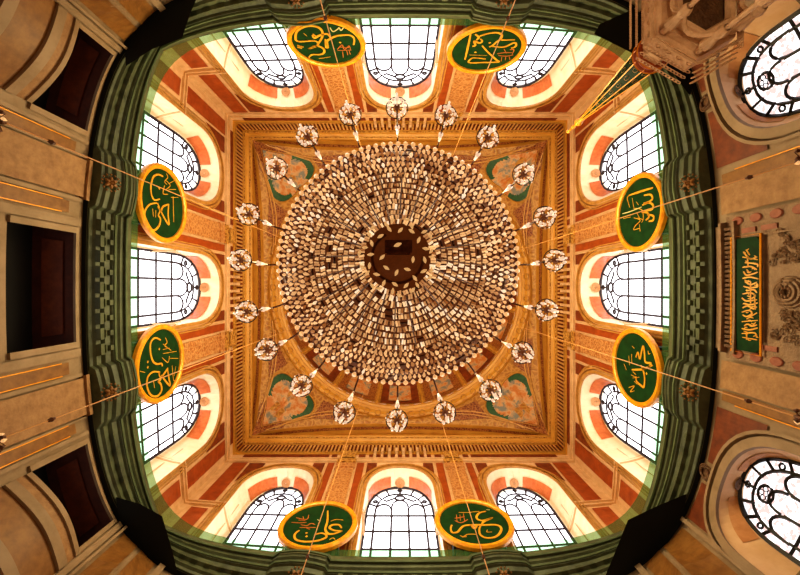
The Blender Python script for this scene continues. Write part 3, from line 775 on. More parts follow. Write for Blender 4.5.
DISC = [
 # side, centre px, crop origin, scale, label, main strokes, thin strokes, red strokes, pale, dots
 dict(side='left', c=(161, 203), o=(130, 155), s=6.25, w=1.7, lab='upper of two on left wall, hooked looping script',
   main=[[(205,135),(175,122),(145,135),(130,180),(130,240),(150,280),(185,275)], [(165,300),(120,310),(92,350),(92,400),(115,450),(150,470),(180,440),(188,400),(175,375),(185,345),(170,300)],
         [(172,320),(190,350),(205,322),(240,308)], [(240,305),(236,370),(240,435),(200,370),(190,345)]],
   thin=[[(225,115),(235,140),(215,165),(230,185)], [(240,180),(275,160)], [(240,215),(285,215)], [(215,190),(205,240),(235,245)], [(268,260),(270,350),(272,420)], [(255,265),(300,265)], [(140,335),(145,385)], [(160,345),(158,390)], [(225,160),(250,190),(225,215)]],
   red=[], pale=[], dots=[(180, 208)]),
 dict(side='left', c=(158, 364), o=(130, 320), s=6.25, w=1.7, lab='lower of two on left wall, looping script with paired dots',
   main=[[(190,125),(155,112),(128,140),(125,200),(140,255),(165,275),(195,272),(200,290)], [(185,325),(140,325),(108,360),(105,420),(130,470),(170,475),(195,440),(190,400),(175,385),(190,370),(180,340),(185,325)],
         [(190,365),(215,330),(235,300)], [(232,305),(240,360),(248,410),(215,375),(195,345)]],
   thin=[[(220,110),(230,140),(215,160),(235,175)], [(205,150),(255,190)], [(205,185),(245,175)], [(205,210),(290,195)], [(200,235),(235,265),(245,225)], [(250,240),(300,240)], [(262,285),(270,370),(280,380)], [(285,290),(275,350)], [(145,380),(152,425)], [(62,320),(92,328)]],
   red=[], pale=[], dots=[(180, 182), (108, 262), (108, 295)]),
 dict(side='back', c=(326, 41.5), o=(280, 10), s=8.696, w=1.9, lab='left of two on top wall, wide sweeping loops',
   main=[[(330,290),(300,265),(160,270),(135,235),(150,180),(220,140),(310,140),(360,170),(370,220),(340,280),(310,315),(245,335)], [(245,335),(320,310),(380,335),(380,370),(340,385),(280,385),(250,410)],
         [(280,215),(300,240),(340,220),(410,205),(440,240)], [(395,250),(400,320),(415,320),(410,270),(440,245),(500,220),(600,215),(645,245),(640,300)], [(150,305),(205,320)], [(150,320),(190,330)], [(285,205),(310,225)]],
   thin=[[(340,420),(440,405)], [(205,200),(235,225)]],
   red=[[(500,340),(540,300),(560,340),(600,310),(615,350)], [(500,350),(620,345)], [(545,360),(550,410)], [(580,350),(590,390)], [(600,350),(612,385)], [(520,320),(600,325)]],
   pale=[[(435,150),(460,185),(500,165),(515,150),(530,175),(560,145),(575,160)]], dots=[(523, 278)]),
 dict(side='back', c=(487, 48), o=(442, 15), s=8.696, w=1.7, lab='right of two on top wall, straight slanting strokes',
   main=[[(250,160),(225,280),(200,385)], [(265,270),(290,260),(280,225),(325,240),(350,225),(335,205)], [(330,180),(400,158),(480,150),(520,170),(510,205),(470,235),(440,262),(410,275)], [(440,270),(540,275),(620,240),(645,248),(635,275),(600,285)],
         [(515,215),(635,212)], [(350,265),(400,320),(470,385),(490,405),(360,410),(235,410),(270,370),(380,380)], [(290,165),(320,190),(300,215)]],
   thin=[[(240,345),(390,350)]],
   red=[[(480,335),(540,325),(610,325)], [(540,295),(560,330)], [(590,300),(625,300),(610,340)], [(490,350),(560,355),(620,345)], [(520,365),(515,400)], [(555,360),(550,390)], [(585,360),(590,385)]],
   pale=[], dots=[(415, 238), (290, 320)]),
 dict(side='right', c=(641.5, 212), o=(610, 165), s=6.25, w=1.7, lab='upper of two on right wall, bar beside stacked hooks',
   main=[[(120,190),(195,165),(270,142)], [(215,190),(255,185),(268,208),(250,228),(212,240)], [(205,250),(245,235),(272,252),(262,278),(225,285),(200,295)], [(200,295),(235,298),(245,325),(225,345)], [(235,310),(272,318),(272,345),(245,352)]],
   thin=[[(120,190),(110,210),(125,265)], [(140,205),(150,265)], [(165,230),(180,250)], [(150,270),(200,280),(210,330),(200,360)], [(150,330),(190,345),(160,380),(150,405),(185,395)], [(185,370),(190,415)], [(85,335),(130,325)], [(170,300),(185,330)], [(175,330),(205,340)]],
   red=[], pale=[[(80,305),(130,290),(200,262)]], dots=[]),
 dict(side='right', c=(638, 368), o=(605, 322), s=6.25, w=1.7, lab='lower of two on right wall, zigzag and long stroke',
   main=[[(195,220),(208,190),(220,230),(240,150),(250,200),(255,250),(290,258),(270,285),(235,295)], [(170,298),(235,295),(300,270)], [(225,270),(240,300),(250,350),(245,405),(225,395),(200,370),(195,340)]],
   thin=[[(170,150),(185,165)], [(150,210),(155,270)], [(168,200),(170,260)], [(270,180),(275,200),(285,195)], [(120,260),(135,300)], [(165,330),(200,350)], [(175,350),(215,345)], [(185,370),(205,390)], [(150,410),(185,400),(160,435),(185,430)], [(175,310),(195,330)]],
   red=[], pale=[], dots=[(263, 322)]),
 dict(side='front', c=(317.5, 527), o=(272, 495), s=8.696, w=1.9, lab='left of two on bottom wall, boat-shaped curve',
   main=[[(485,140),(482,230),(464,300),(490,340),(540,340),(610,315)], [(610,315),(545,312),(502,290),(520,265),(580,262),(605,290)], [(380,345),(430,335),(470,350),(465,375),(400,400),(300,410),(215,395),(195,360),(210,330),(240,310)]],
   thin=[[(510,230),(560,215),(620,220)], [(340,440),(480,435)], [(500,390),(530,375),(550,390)]],
   red=[[(210,200),(300,215),(320,175)], [(230,220),(290,225)], [(170,240),(240,245),(300,240)], [(250,260),(300,270),(340,250),(375,260)], [(240,285),(340,285),(380,285)], [(300,290),(330,300)], [(270,190),(275,215)]],
   pale=[[(395,215),(420,228)]], dots=[(300, 335), (300, 365)]),
 dict(side='front', c=(474.5, 525), o=(430, 492), s=8.696, w=1.9, lab='right of two on bottom wall, large round loop',
   main=[[(485,170),(430,185),(405,215),(415,240),(460,250),(545,225)], [(545,225),(470,260),(450,280)], [(190,290),(180,320),(195,355),(240,350),(290,300),(370,290),(480,290),(580,290),(620,320),(600,370),(550,400),(480,400),(435,370),(430,320),(440,300)], [(360,290),(385,320),(410,295)]],
   thin=[[(500,330),(495,350),(540,350)], [(250,180),(330,180),(380,175),(430,170)], [(260,380),(290,390),(330,370),(410,370)], [(280,395),(320,390)]],
   red=[[(215,230),(260,225),(300,215)], [(215,250),(270,270),(330,240)], [(230,200),(235,260)], [(260,200),(265,250)], [(290,190),(300,250)]],
   pale=[[(490,155),(520,158)]], dots=[]),
]
for D in DISC:
    side = D['side']; o_, a_ = SIDE[side]
    nrm = Vector((-o_[0], -o_[1], 0))             # facing into the hall
    dist = 9.25
    p0 = Vector((o_[0] * dist, o_[1] * dist, 15 + H))
    # find the disc's centre and radii from its top and bottom bearings
    cx_, cy_ = D['c']
    rad = abs(cx_ - CX) if o_[0] else abs(cy_ - CY)
    tang = (cy_ - CY) if o_[0] else (cx_ - CX)
    z_hi = dist * F / (rad - 24.5); z_lo = dist * F / (rad + 24.5)
    zc = (z_hi + z_lo) / 2; hv = (z_hi - z_lo) / 2
    A = Vector((a_[0], a_[1], 0)); tcm = tang * (dist * F / rad) / F
    hh = 39.5 * (dist * F / rad) / F
    C = Vector((o_[0] * dist, o_[1] * dist, 0)) + A * tcm + Vector((0, 0, zc + H))
    root = thing('calligraphy_roundel', C - Vector((0, 0, hv)), 'round green gold-rimmed board, ' + D['lab'], 'roundel', 'calligraphy roundels')
    def E(a, s=1.0, l=0.0): return C + A * (hh * s * math.cos(a)) + Vector((0, 0, hv * s * math.sin(a))) + nrm * l
    m2 = MB(); m2.grid(lambda i, j: E(2 * PI * i / 48, (.001, .9)[j], .0), 48, 2, cu=True); m2.grid(lambda i, j: E(2 * PI * i / 48, (.9, .9)[j], (0, -.08)[j]), 48, 2, cu=True); m2.grid(lambda i, j: E(2 * PI * i / 48, (.001, .9)[j], -.08), 48, 2, cu=True)
    put('board', m2, 'disc', root)
    m2 = MB(); pr = [(.86, -.02), (.87, .06), (.91, .10), (.965, .10), (1.0, .03), (1.0, -.10), (.88, -.10)]
    m2.grid(lambda i, j: E(2 * PI * i / 64, *pr[j]), 64, len(pr), cu=True)
    put('gold_rim', m2, 'gold_bright', root)
    cv = lambda x, y: plane_hit(D['o'][0] + x / D['s'], D['o'][1] + y / D['s'], C, nrm)
    px = (dist * F / rad) / F                        # metres per pixel at the board
    m2 = MB()
    for st in D['main']: stroke(m2, st, D['w'] * .62 * px, cv, nrm, .02)
    for (u, v) in D['dots']: dot2(m2, u, v, 1.5 * px, cv, nrm, .02)
    for st in D['thin']: stroke(m2, st, .42 * px, cv, nrm, .016)
    put('lettering', m2, 'letter', root)
    if D['red']:
        m2 = MB(); [stroke(m2, st, .5 * px, cv, nrm, .018) for st in D['red']]
        put('small_lettering', m2, 'letter_red', root)
    if D['pale']:
        m2 = MB(); [stroke(m2, st, .5 * px, cv, nrm, .018) for st in D['pale']]
        put('pale_lettering', m2, 'letter_pale', root)
    # two iron brackets back to the wall
    for sx in (-.6, .6):
        m2 = MB(); q = C + A * (hh * sx) + Vector((0, 0, -hv * .72))
        m2.tube([q - nrm * .02, q - nrm * .62], .07, 6); put('bracket', m2, 'iron', root)

# long green inscription panel over the niche
nrm = Vector((-1, 0, 0)); xw = DL - .2
zt, zb = 10.1 * F / 337.0, 10.1 * F / 363.0
C = Vector((10.08, .2, (zt + zb) / 2 + H)); hv = (zt - zb) / 2; hh = 57 * 10.08 / 350
pan = thing('inscription_panel', C - Vector((0, 0, hv)), 'long green inscription panel in a gold frame above the prayer niche', 'panel')
def rrect(s, l, hw, hv_):
    out = []
    rc = .18
    for (sx, sy, a0) in ((1, 1, 0), (-1, 1, PI / 2), (-1, -1, PI), (1, -1, 1.5 * PI)):
        for k in range(5):
            a = a0 + PI / 2 * k / 4
            out.append(C + Vector((-l, sx * (hw - rc) + rc * math.cos(a), sy * (hv_ - rc) + rc * math.sin(a))))
    return out
m2 = MB(); a = rrect(1, .08, hh, hv); m2.add(a + rrect(1, -.1, hh, hv), [tuple(range(20))] + [(i, (i + 1) % 20, 20 + (i + 1) % 20, 20 + i) for i in range(20)])
put('board', m2, 'disc_dark', pan)
m2 = MB(); patch0 = [C + Vector((-.1, y, z)) for y, z in ((-hh - .06, -hv - .06), (hh + .06, -hv - .06), (hh + .06, hv + .06), (-hh - .06, hv + .06))]
m2.tube(patch0, .03, 6, closed=True); put('gold_frame', m2, 'gold_bright', pan)
m2 = MB()
cv = lambda x, y: plane_hit(700 + x / 3.19, 200 + y / 3.19, C + Vector((-.08, 0, 0)), nrm)
PS = [[(142,165),(150,178),(160,188),(176,182)], [(140,182),(178,190)], [(146,200),(176,204),(178,214)], [(150,160),(158,176)], [(140,215),(160,212),(176,222)], [(142,228),(150,240),(166,236),(178,230)], [(150,222),(158,232)],
      [(140,250),(160,246),(180,252)], [(146,260),(160,270),(176,262)], [(142,275),(158,280),(178,276),(176,266)], [(150,290),(168,286),(176,296)], [(140,300),(160,296),(172,306),(160,316)], [(138,312),(150,322),(176,318)],
      [(142,330),(160,334),(178,328)], [(140,344),(152,338),(168,346),(176,340)], [(138,358),(156,352),(164,362),(150,372),(140,366)], [(150,380),(176,360)], [(138,388),(178,384)], [(144,402),(152,396),(166,402),(176,398)],
      [(138,410),(158,414),(178,408)], [(150,420),(150,446)], [(138,426),(170,424),(176,440)], [(140,438),(176,446)], [(160,260),(160,330)], [(152,180),(154,215)], [(170,300),(172,350)]]
for st in PS: stroke(m2, [(160 + (a_ - 158) * 1.25, b_) for a_, b_ in st], .022, cv, nrm, .02)
for q in range(34):
    x_ = random.uniform(138, 176); y_ = 160 + q * 8.6; dx_ = random.uniform(4, 16)
    stroke(m2, [(x_, y_), (x_ + dx_ * .5, y_ + random.uniform(-4, 4)), (x_ + dx_, y_ + random.uniform(-5, 5))], .013, cv, nrm, .016)
put('lettering', m2, 'letter', pan)

# ------------------------------------------------------------------ great chandelier
CL = Vector((-.06, -.78, 0))
ZH = 13.0
ch = thing('crystal_chandelier', CL + Vector((0, 0, 10.0 + H)), 'huge round many-tiered crystal chandelier hanging under the dome', 'chandelier')
def cp(a, R, z): return CL + Vector((R * math.cos(a), R * math.sin(a), z + H))
def zt_(R): # height of the tier of radius R: the body sinks toward its middle
    return 10.25 + (ZH - 10.25) * ((R - .85) / 3.05) ** .9 if R > .85 else 10.25
body = MB()
pr = [(.85, 10.75)] + [(R, zt_(R) + .30) for R in steps(1.15, 3.85, .3)] + [(3.9, 13.25), (3.5, 13.9), (1.5, 15.2), (.25, 16.5)]
body.lathe([(a, b + H) for a, b in pr], CL, 64)
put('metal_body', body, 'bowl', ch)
stm = MB(); stm.tube([cp(0, 0, 16.4), cp(0, 0, 34.4)], .09, 8); put('suspension_rod', stm, 'brass', ch)
Rs = [3.86, 3.64, 3.42, 3.2, 2.98, 2.78, 2.58, 2.38, 2.18, 1.98, 1.79, 1.6, 1.42, 1.24, 1.07, .93]
for q, R in enumerate(Rs):
    z = zt_(R)
    hp = MB(); hp.tube([cp(2 * PI * i / 72, R, z + .06) for i in range(72)], .03, 4, closed=True)
    hoop = put('tier_hoop', hp, 'brass', ch)
    if q == 0:
        N = 100
        for i in range(N):
            a = 2 * PI * i / N
            c = cp(a, R, z - .02)
            m2 = MB(); m2.drop(c, .085, .30, 6); m2.drop(c + Vector((0, 0, .2)), .045, .12, 5)
            put('crystal_drop', m2, 'crystal', ch)
        continue
    fr = MB()
    N = int(2 * PI * R / (.15 if q < 6 else .165))
    if q < 6:
        for i in range(N):
            a = 2 * PI * (i + .5 * (q % 2)) / N
            jit = random.uniform(-.02, .02)
            er = Vector((math.cos(a), math.sin(a), 0)); et = Vector((-math.sin(a), math.cos(a), 0))
            dd_ = (er * random.uniform(-.9, -.2) + et * random.uniform(-.35, .35) + Vector((0, 0, .9))).normalized()
            uu = et.cross(dd_).normalized(); ww = uu.cross(dd_)
            if random.random() < .95: fr.drop(cp(a, R + jit, z - .04 + random.uniform(-.06, .06)), random.uniform(.045, .07), random.uniform(.2, .28), 5, (uu, ww, dd_))
            if random.random() < .7: fr.drop(cp(a + .5 * 2 * PI / N, R - .1 + jit, z + .02), random.uniform(.03, .05), .14, 5)
    else:
        for i in range(N):
            if random.random() < .06: continue
            a = 2 * PI * (i + .5 * (q % 2)) / N
            er = Vector((math.cos(a), math.sin(a), 0)); et = Vector((-math.sin(a), math.cos(a), 0))
            d = (er * .8 + Vector((0, 0, .45 + random.uniform(-.2, .2)))).normalized(); up = et.cross(d)
            rot = random.uniform(-.22, .22); et2 = (et * math.cos(rot) + d * math.sin(rot)); d2 = d * math.cos(rot) - et * math.sin(rot)
            L = random.uniform(.14, .19); wd = 2 * PI * R / N * random.uniform(.68, .9)
            c = cp(a, R, z)
            # bevelled prism
            for h_ in (-1, 1):
                cc = c + et2 * (h_ * wd * .25) + d2 * random.uniform(-.012, .012); w2 = wd * .43; L2 = L * random.uniform(.85, 1.05)
                vs = [cc + et2 * (sx * w2 * .5) + d2 * (sy * L2 * .5) for sx in (-1, 1) for sy in (-1, 1)]
                lo_ = [cc + et2 * (sx * w2 * .22) + d2 * (sy * L2 * .34) - Vector((0, 0, .035)) for sx in (-1, 1) for sy in (-1, 1)]
                fr.add(vs + lo_, [(0, 1, 5, 4), (1, 3, 7, 5), (3, 2, 6, 7), (2, 0, 4, 6), (4, 5, 7, 6), (0, 2, 3, 1)])
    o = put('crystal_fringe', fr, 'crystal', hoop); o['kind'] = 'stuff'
# radial struts
st = MB()
for i in range(24):
    a = 2 * PI * i / 24 + .05
    st.tube([cp(a, R, zt_(R) - (.10 if R < 2.9 else -.05)) for R in (1.0, 1.6, 2.2, 2.9)], .018, 4)
put('radial_struts', st, 'brass', ch)
# open middle
hub = MB()
hub.lathe([(.001, 11.2 + H), (.55, 11.15 + H), (.95, 10.8 + H), (.97, 10.45 + H)], CL, 40)
put('inner_bowl', hub, 'bowl', ch)
hb = MB(); hb.tube([cp(2 * PI * i / 40, .66, 10.35) for i in range(28)], .035, 6, closed=False); put('inner_hoop', hb, 'brass', ch)
plate = MB(); plate.box(CL + Vector((.02, -.30, 10.55 + H)), (.72, .34, .08)); plate.box(CL + Vector((.02, -.12, 10.5 + H)), (.62, .08, .1))
put('lamp_bracket', plate, 'brass', ch)
for i, (R, aa, sz) in enumerate([(.70 + .06 * (k % 2), k * 2 * PI / 16 + .1, .11) for k in range(16)] + [(.40, k * PI / 4.2 + .15, .11) for k in range(5)] + [(.88 + .05 * (k % 3), k * 2 * PI / 22 + .1 * (k % 2), .10) for k in range(22)] + [(.32, -PI / 2, .13)]):
    c = cp(aa, R, 10.3 if R < .9 else 10.18); d = Vector((math.cos(aa + 1.2 + i), math.sin(aa + 1.2 + i), .2)).normalized() if R > .35 else Vector((1, -.4, 0)).normalized()
    u_ = d.cross(Vector((0, 0, 1))).normalized(); w_ = d.cross(u_)
    m2 = MB(); rr = [.2, .75, 1, .75, .2]
    m2.grid(lambda p, j: c + d * ((j - 2) * sz * .42) + (u_ * math.cos(2 * PI * p / 8) + w_ * math.sin(2 * PI * p / 8)) * (rr[j] * sz * .42), 8, 5, cu=True)
    put('bulb', m2, 'bulb', ch)
# arms to the pendants, collecting ring
LL = [(307,136),(350,114),(397,107),(446,115),(488,137),(524,174),(545,217),(555,260),(547,310),(523,353),(491,391),(445,413),(397,421),(344,413),(301,386),(266,350),(246,312),(240,260),(248,214),(276,168)]
ZL = 11.0
ZA = 13.3

# ------------------------------------------------------------------ pendant lamps round it
pos = [P(u, v, ZL) for u, v in LL]
wh = ['first clockwise from', 'second clockwise from', 'third clockwise from', 'fourth clockwise from', 'fifth clockwise from']
def make_lamp(loc):
    root = thing('pendant_lamp', loc, '', 'lamp')
    m2 = MB(); m2.tube([loc + Vector((.30 * math.cos(2 * PI * i / 24), .30 * math.sin(2 * PI * i / 24), .05)) for i in range(24)], .014, 4, closed=True); put('hoop', m2, 'iron', root)
    m2 = MB(); m2.lathe([(.001, loc.z - .12), (.06, loc.z - .08), (.09, loc.z), (.05, loc.z + .12), (.03, loc.z + .3)], (loc.x, loc.y, 0), 10); put('hub', m2, 'bowl', root)
    m2 = MB(); [m2.tube([loc + Vector((0, 0, .0)), loc + Vector((.28 * math.cos(a), .28 * math.sin(a), .05))], .012, 4) for a in [2 * PI * k / 8 for k in range(8)]]; put('spokes', m2, 'brass', root)
    for k in range(11):
        a = 2 * PI * k / 11; rr = .215 + .03 * (k % 2)
        m2 = MB(); b_ = loc + Vector((rr * math.cos(a), rr * math.sin(a), -.02))
        m2.drop(b_, .05, .17, 6); [m2.drop(b_ + Vector((random.uniform(-.08, .08), random.uniform(-.08, .08), random.uniform(0, .14))), random.uniform(.022, .036), .1, 5) for _k in range(4)]
        put('crystal_drop', m2, 'crystal_bright', root)
    m2 = MB(); m2.drop(loc + Vector((0, 0, -.45)), .06, .34, 6); m2.drop(loc + Vector((0, 0, -.72)), .035, .22, 6); m2.tube([loc + Vector((0, 0, -.3)), loc + Vector((0, 0, 0))], .02, 5); put('finial', m2, 'crystal_bright', root)
    m2 = MB(); m2.tube([loc + Vector((0, 0, .1)), loc + Vector((0, 0, ZA - ZL))], .03, 5); put('rod', m2, 'brass', root)
    m2 = MB(); m2.drop(loc + Vector((0, 0, 1.45)), .085, .5, 6); m2.drop(loc + Vector((0, 0, 1.75)), .06, .7, 6); put('upper_crystal', m2, 'crystal_bright', root)
    return root
base = make_lamp(pos[0])
names = ['tenth', 'ninth', 'eighth', 'seventh', 'sixth', 'fifth', 'fourth', 'third', 'second', 'first']
LAMPLAB = {2: 'directly above the great chandelier in the view', 7: 'directly right of the great chandelier in the view', 12: 'directly below the great chandelier in the view', 17: 'directly left of the great chandelier in the view'}
quad = {0: ('second to the left of the topmost', ), 1: ('first to the left of the topmost', ), 3: ('first to the right of the topmost', ), 4: ('second to the right of the topmost', ),
        5: ('second above the rightmost', ), 6: ('first above the rightmost', ), 8: ('first below the rightmost', ), 9: ('second below the rightmost', ),
        10: ('second to the right of the bottommost', ), 11: ('first to the right of the bottommost', ), 13: ('first to the left of the bottommost', ), 14: ('second to the left of the bottommost', ),
        15: ('second below the leftmost', ), 16: ('first below the leftmost', ), 18: ('first above the leftmost', ), 19: ('second above the leftmost', )}
for i, p in enumerate(pos):
    o = base if i == 0 else copy_tree(base)
    o.location = p
    o.rotation_euler = (0, 0, i * .37)
    if i in LAMPLAB: lab = 'small round crystal lamp hanging ' + LAMPLAB[i]
    else: lab = 'small round crystal lamp, ' + quad[i][0] + ' lamp of the ring'
    tag(o, lab, 'lamp', 'small crystal lamps ringing the chandelier')
    q = MB(); top = Vector((p.x, p.y, ZA + H)); d = (top - (CL + Vector((0, 0, ZA + H)))); R = d.length; dn_ = d.normalized()
    q.tube([CL + Vector((0, 0, ZA + H)) + dn_ * 3.7, CL + Vector((0, 0, ZA + H + .1)) + dn_ * (3.7 + (R - 3.7) * .5), top], .03, 5)
    put('arm', q, 'brass', ch)

# ------------------------------------------------------------------ chains and the lamps at their ends
def chain(u, v, z, lab, lamp=None):
    b = P(u, v, z)
    top = Vector((b.x, b.y, 0)); R = math.hypot(b.x, b.y)
    zt = (ZD + .9 + 6.5 * math.sqrt(max(0, 1 - (R / 8.28) ** 2)) if R < 8.2 else 27.0) + H
    root = thing('hanging_chain', b, lab, 'chain', 'long gold chains')
    m2 = MB(); m2.tube([b, b + Vector((0, 0, (zt - b.z)))], .016, 5); put('links', m2, 'rope', root)
    m2 = MB(); m2.lathe([(.001, b.z + .9), (.03, b.z + .93), (.05, b.z + 1.0), (.03, b.z + 1.07), (.001, b.z + 1.12)], (b.x, b.y, 0), 10); put('knot', m2, 'brass', root)
    return b
CH = [(3, 122, 7.2, 'thin gold chain holding the dark crystal lamp beside the upper left gallery opening'), (3, 438, 7.2, 'thin gold chain holding the dark crystal lamp beside the lower left gallery opening'),
      (798, 162, 7.2, 'thin gold chain holding the dark crystal lamp below the pulpit window'), (797, 417, 7.2, 'thin gold chain holding the dark crystal lamp beside the lower right window')]
LB = ['dark crystal cluster lamp beside the upper left gallery opening', 'dark crystal cluster lamp beside the lower left gallery opening', 'dark crystal cluster lamp beside the window next to the pulpit', 'dark crystal cluster lamp beside the lower right window']
for (u, v, z, lab), lb in zip(CH, LB):
    b = chain(u, v, z, lab)
    r = thing('cluster_lamp', b - Vector((0, 0, .35)), lb, 'lamp', 'dark crystal lamps on the long chains')
    m2 = MB(); m2.lathe([(.001, b.z - .3), (.07, b.z - .2), (.05, b.z), (.02, b.z + .05)], (b.x, b.y, 0), 10); put('body', m2, 'brass', r)
    for k in range(14):
        a = 2 * PI * k / 14; rr = .13 + .07 * (k % 2)
        m2 = MB(); q = b + Vector((rr * math.cos(a), rr * math.sin(a), -.12 - .08 * (k % 3)))
        m2.drop(q, .04, .12, 5); m2.tube([b + Vector((0, 0, -.1)), q + Vector((0, 0, .06))], .01, 4)
        put('lamp_arm', m2, 'brass' if k % 2 else 'crystal', r)
for u, v, lab in ((317, -12, 'gold chain crossing the green roundel left of the top middle window'), (520, -12, 'gold chain crossing the green roundel right of the top middle window'),
                  (297, 587, 'gold chain crossing the green roundel left of the bottom middle window'), (493, 587, 'gold chain crossing the green roundel right of the bottom middle window')):
    chain(u, v, 9.0, lab)

# ------------------------------------------------------------------ pulpit (minbar)
mx, my = 6.1, -5.65
mbx = thing('pulpit', (mx, my, 0), 'carved stone pulpit with lacework canopy and green gilded spire', 'pulpit')
def ngon(R, z, n=8, rot=PI / 8): return [Vector((mx + R * math.cos(rot + 2 * PI * i / n), my + R * math.sin(rot + 2 * PI * i / n), z + H)) for i in range(n)]
def ngon_lathe(prof, n=8, rot=PI / 8):
    m_ = MB(); m_.grid(lambda i, j: ngon(prof[j][0], prof[j][1], n, rot)[i], n, len(prof), cu=True); return m_
RT = PI / 6
can = ngon_lathe([(.50, 8.05), (.55, 7.95), (.66, 7.95), (.70, 8.08), (.80, 8.10), (.84, 8.22), (.94, 8.24), (.98, 8.45), (1.02, 8.6), (.6, 8.8), (.3, 9.3), (.34, 9.6), (.36, 9.7)], 6, RT)
put('canopy', can, 'pulpit', mbx)
ce = MB(); pts = ngon(.56, 8.12, 6, RT); ce.add(pts, [tuple(range(6))]); put('canopy_ceiling', ce, 'stone_dark', mbx)
# pierced lace fringe: rows of little rings
lc = MB()
V6 = ngon(1.06, 8.35, 6, RT)
for i in range(6):
    a, b = V6[i], V6[(i + 1) % 6]
    e = (b - a).normalized(); out = Vector((e.y, -e.x, 0))
    mid = (a + b) / 2
    if out.dot(mid - Vector((mx, my, mid.z))) < 0: out = -out
    for q in range(13):
        for row in range(4):
            if row == 3 and q % 3 != 1: continue
            c = a.lerp(b, (q + .5) / 13) + out * (.03 + (3 - row) * .075) - Vector((0, 0, -.20 + row * .09))
            lc.tube([c + e * (.055 * math.cos(2 * PI * k / 6)) + (Vector((0, 0, 1)) + out * -.3).normalized() * (.062 * math.sin(2 * PI * k / 6)) for k in range(6)], .013, 4, closed=True)
    for zz in (8.2,):
        lc.tube([a + Vector((0, 0, zz - 8.35)), b + Vector((0, 0, zz - 8.35))], .03, 5)
put('lace_fringe', lc, 'pulpit', mbx)
# flaring lace bracket seen on the hall side
for i in range(6):
    c = ngon(.80, 8.0, 6, RT)[i]
    m2 = MB(); m2.tube([Vector((c.x, c.y, 8.2 + H)), Vector((c.x, c.y, 7.8 + H)), Vector((c.x, c.y, 2.6 + H))], [.08, .05, .05], 8)
    m2.lathe([(.07, 7.45 + H), (.10, 7.5 + H), (.12, 7.6 + H), (.08, 7.7 + H), (.12, 7.9 + H), (.13, 8.0 + H)], (c.x, c.y, 0), 8)
    m2.lathe([(.07, 6.6 + H), (.11, 6.65 + H), (.11, 6.75 + H), (.07, 6.8 + H)], (c.x, c.y, 0), 8)
    put('column', m2, 'pulpit', mbx)
for i in range(6):
    a, b = ngon(.80, 7.6, 6, RT)[i], ngon(.80, 7.6, 6, RT)[(i + 1) % 6]
    m2 = MB(); N = 10
    m2.tube([a.lerp(b, k / N) + Vector((0, 0, .35 * math.sin(PI * k / N))) for k in range(N + 1)], .045, 6)
    put('arch_band', m2, 'pulpit', mbx)
m2 = ngon_lathe([(.95, 2.6), (.95, 2.3), (.8, 2.2), (.8, -H)], 6, RT); put('pedestal', m2, 'pulpit', mbx)
# spire
sp = MB(); sp.grid(lambda i, j: ngon((.36, .05)[j], (9.75, 13.35)[j], 8)[i], 8, 2, cu=True)
spire = put('spire', sp, 'disc_dark', mbx)
rb = MB()
for i in range(8): rb.tube([ngon(.37, 9.75)[i], ngon(.055, 13.35)[i]], .016, 4)
put('gilt_ribs', rb, 'gold_bright', spire)
pt = MB()
for i in range(8):
    for q in range(7):
        w0 = .06 + q * .12
        R = .36 + (.05 - .36) * w0; zz = 9.75 + 3.6 * w0
        a, b = ngon(R, zz)[i], ngon(R, zz)[(i + 1) % 8]; mid = (a + b) / 2; e = (b - a); out = (mid - Vector((mx, my, mid.z))).normalized()
        pt.tube([mid + out * .012 + e * (.22 * math.cos(2 * PI * k / 6)) + Vector((0, 0, .10 * math.sin(2 * PI * k / 6))) for k in range(6)], .006, 3, closed=True)
put('gilt_tracery', pt, 'gold_soft', spire)
bs = MB(); bs.lathe([(.30, 9.55 + H), (.37, 9.58 + H), (.39, 9.68 + H), (.36, 9.74 + H), (.38, 9.82 + H), (.33, 9.86 + H)], (mx, my, 0), 24); put('spire_base', bs, 'orange', spire)
for zz in (9.6, 9.8):
    m2 = MB(); m2.tube([Vector((mx + .41 * math.cos(2 * PI * k / 24), my + .41 * math.sin(2 * PI * k / 24), zz + H)) for k in range(24)], .018, 4, closed=True); put('gilt_ring', m2, 'gold_bright', spire)
fn = MB(); fn.lathe([(.05, 13.3 + H), (.09, 13.4 + H), (.05, 13.48 + H), (.13, 13.62 + H), (.13, 13.7 + H), (.05, 13.82 + H), (.04, 14.0 + H), (.08, 14.06 + H), (.03, 14.14 + H), (.03, 14.4 + H), (.07, 14.5 + H), (.001, 14.6 + H)], (mx, my, 0), 12)
put('finial', fn, 'gold_bright', spire)

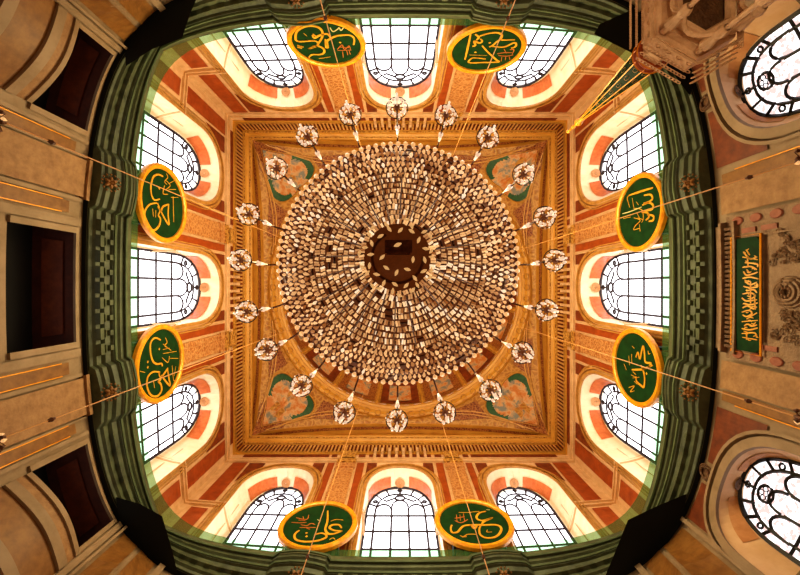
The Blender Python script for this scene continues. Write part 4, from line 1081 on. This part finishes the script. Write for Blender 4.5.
# ------------------------------------------------------------------ floor
fl = MB(); fl.add([(-13, -13, 0), (13, -13, 0), (13, 13, 0), (-13, 13, 0)], [(0, 1, 2, 3)])
tag(put('floor', fl, 'floor'), 'red carpeted floor of the prayer hall', 'floor', kind='structure')

# ------------------------------------------------------------------ lights
def lamp(kind, loc, e, c, size=1.0, rot=None):
    l = bpy.data.lights.new('light', kind); l.energy = e; l.color = c
    if kind == 'POINT': l.shadow_soft_size = size
    if kind == 'AREA': l.size = size
    o = bpy.data.objects.new('fill_light', l); col.objects.link(o); o.location = loc
    if rot: o.rotation_euler = rot
    return o
WARM = (1, .78, .48)
for x in (-4.5, 4.5):
    for y in (-4.5, 4.5):
        lamp('POINT', (x, y, 5), 170, WARM, .8)  # added low fill, no fixtures stand here
for k in range(6):
    a = 2 * PI * k / 6 + .3
    lamp('POINT', (CL.x + 3.2 * math.cos(a), CL.y + 3.2 * math.sin(a), 18.0), 470, (1, .82, .44), .6)
lamp('POINT', (4.5, -4.2, 4.6), 160, WARM, .5)  # added fill to brighten the pulpit
lamp('POINT', (CL.x, CL.y, 22), 720, (1, .82, .44), 1)  # added fill below the vault
for k in range(8):
    a = 2 * PI * k / 8
    lamp('POINT', (6.6 * math.cos(a), 6.6 * math.sin(a), 15.0), 95, (1, .84, .5), .4)  # added fill along the walls, without fixtures

w = bpy.data.worlds.new('World'); sc.world = w; w.use_nodes = True
w.node_tree.nodes['Background'].inputs[0].default_value = (.9, .95, 1, 1); w.node_tree.nodes['Background'].inputs[1].default_value = 1.0

cam = bpy.data.cameras.new('Camera'); co = bpy.data.objects.new('Camera', cam); col.objects.link(co)
co.location = (0, 0, H); co.rotation_euler = (PI, 0, 0)
cam.sensor_fit = 'HORIZONTAL'; cam.sensor_width = 36; cam.lens = 18.0; cam.clip_end = 200
sc.camera = co
sc.view_settings.view_transform = 'Standard'
sc.view_settings.look = 'Medium High Contrast'
sc.view_settings.exposure = 0.0
for o in bpy.data.objects:
    if '_o' in o: del o['_o']
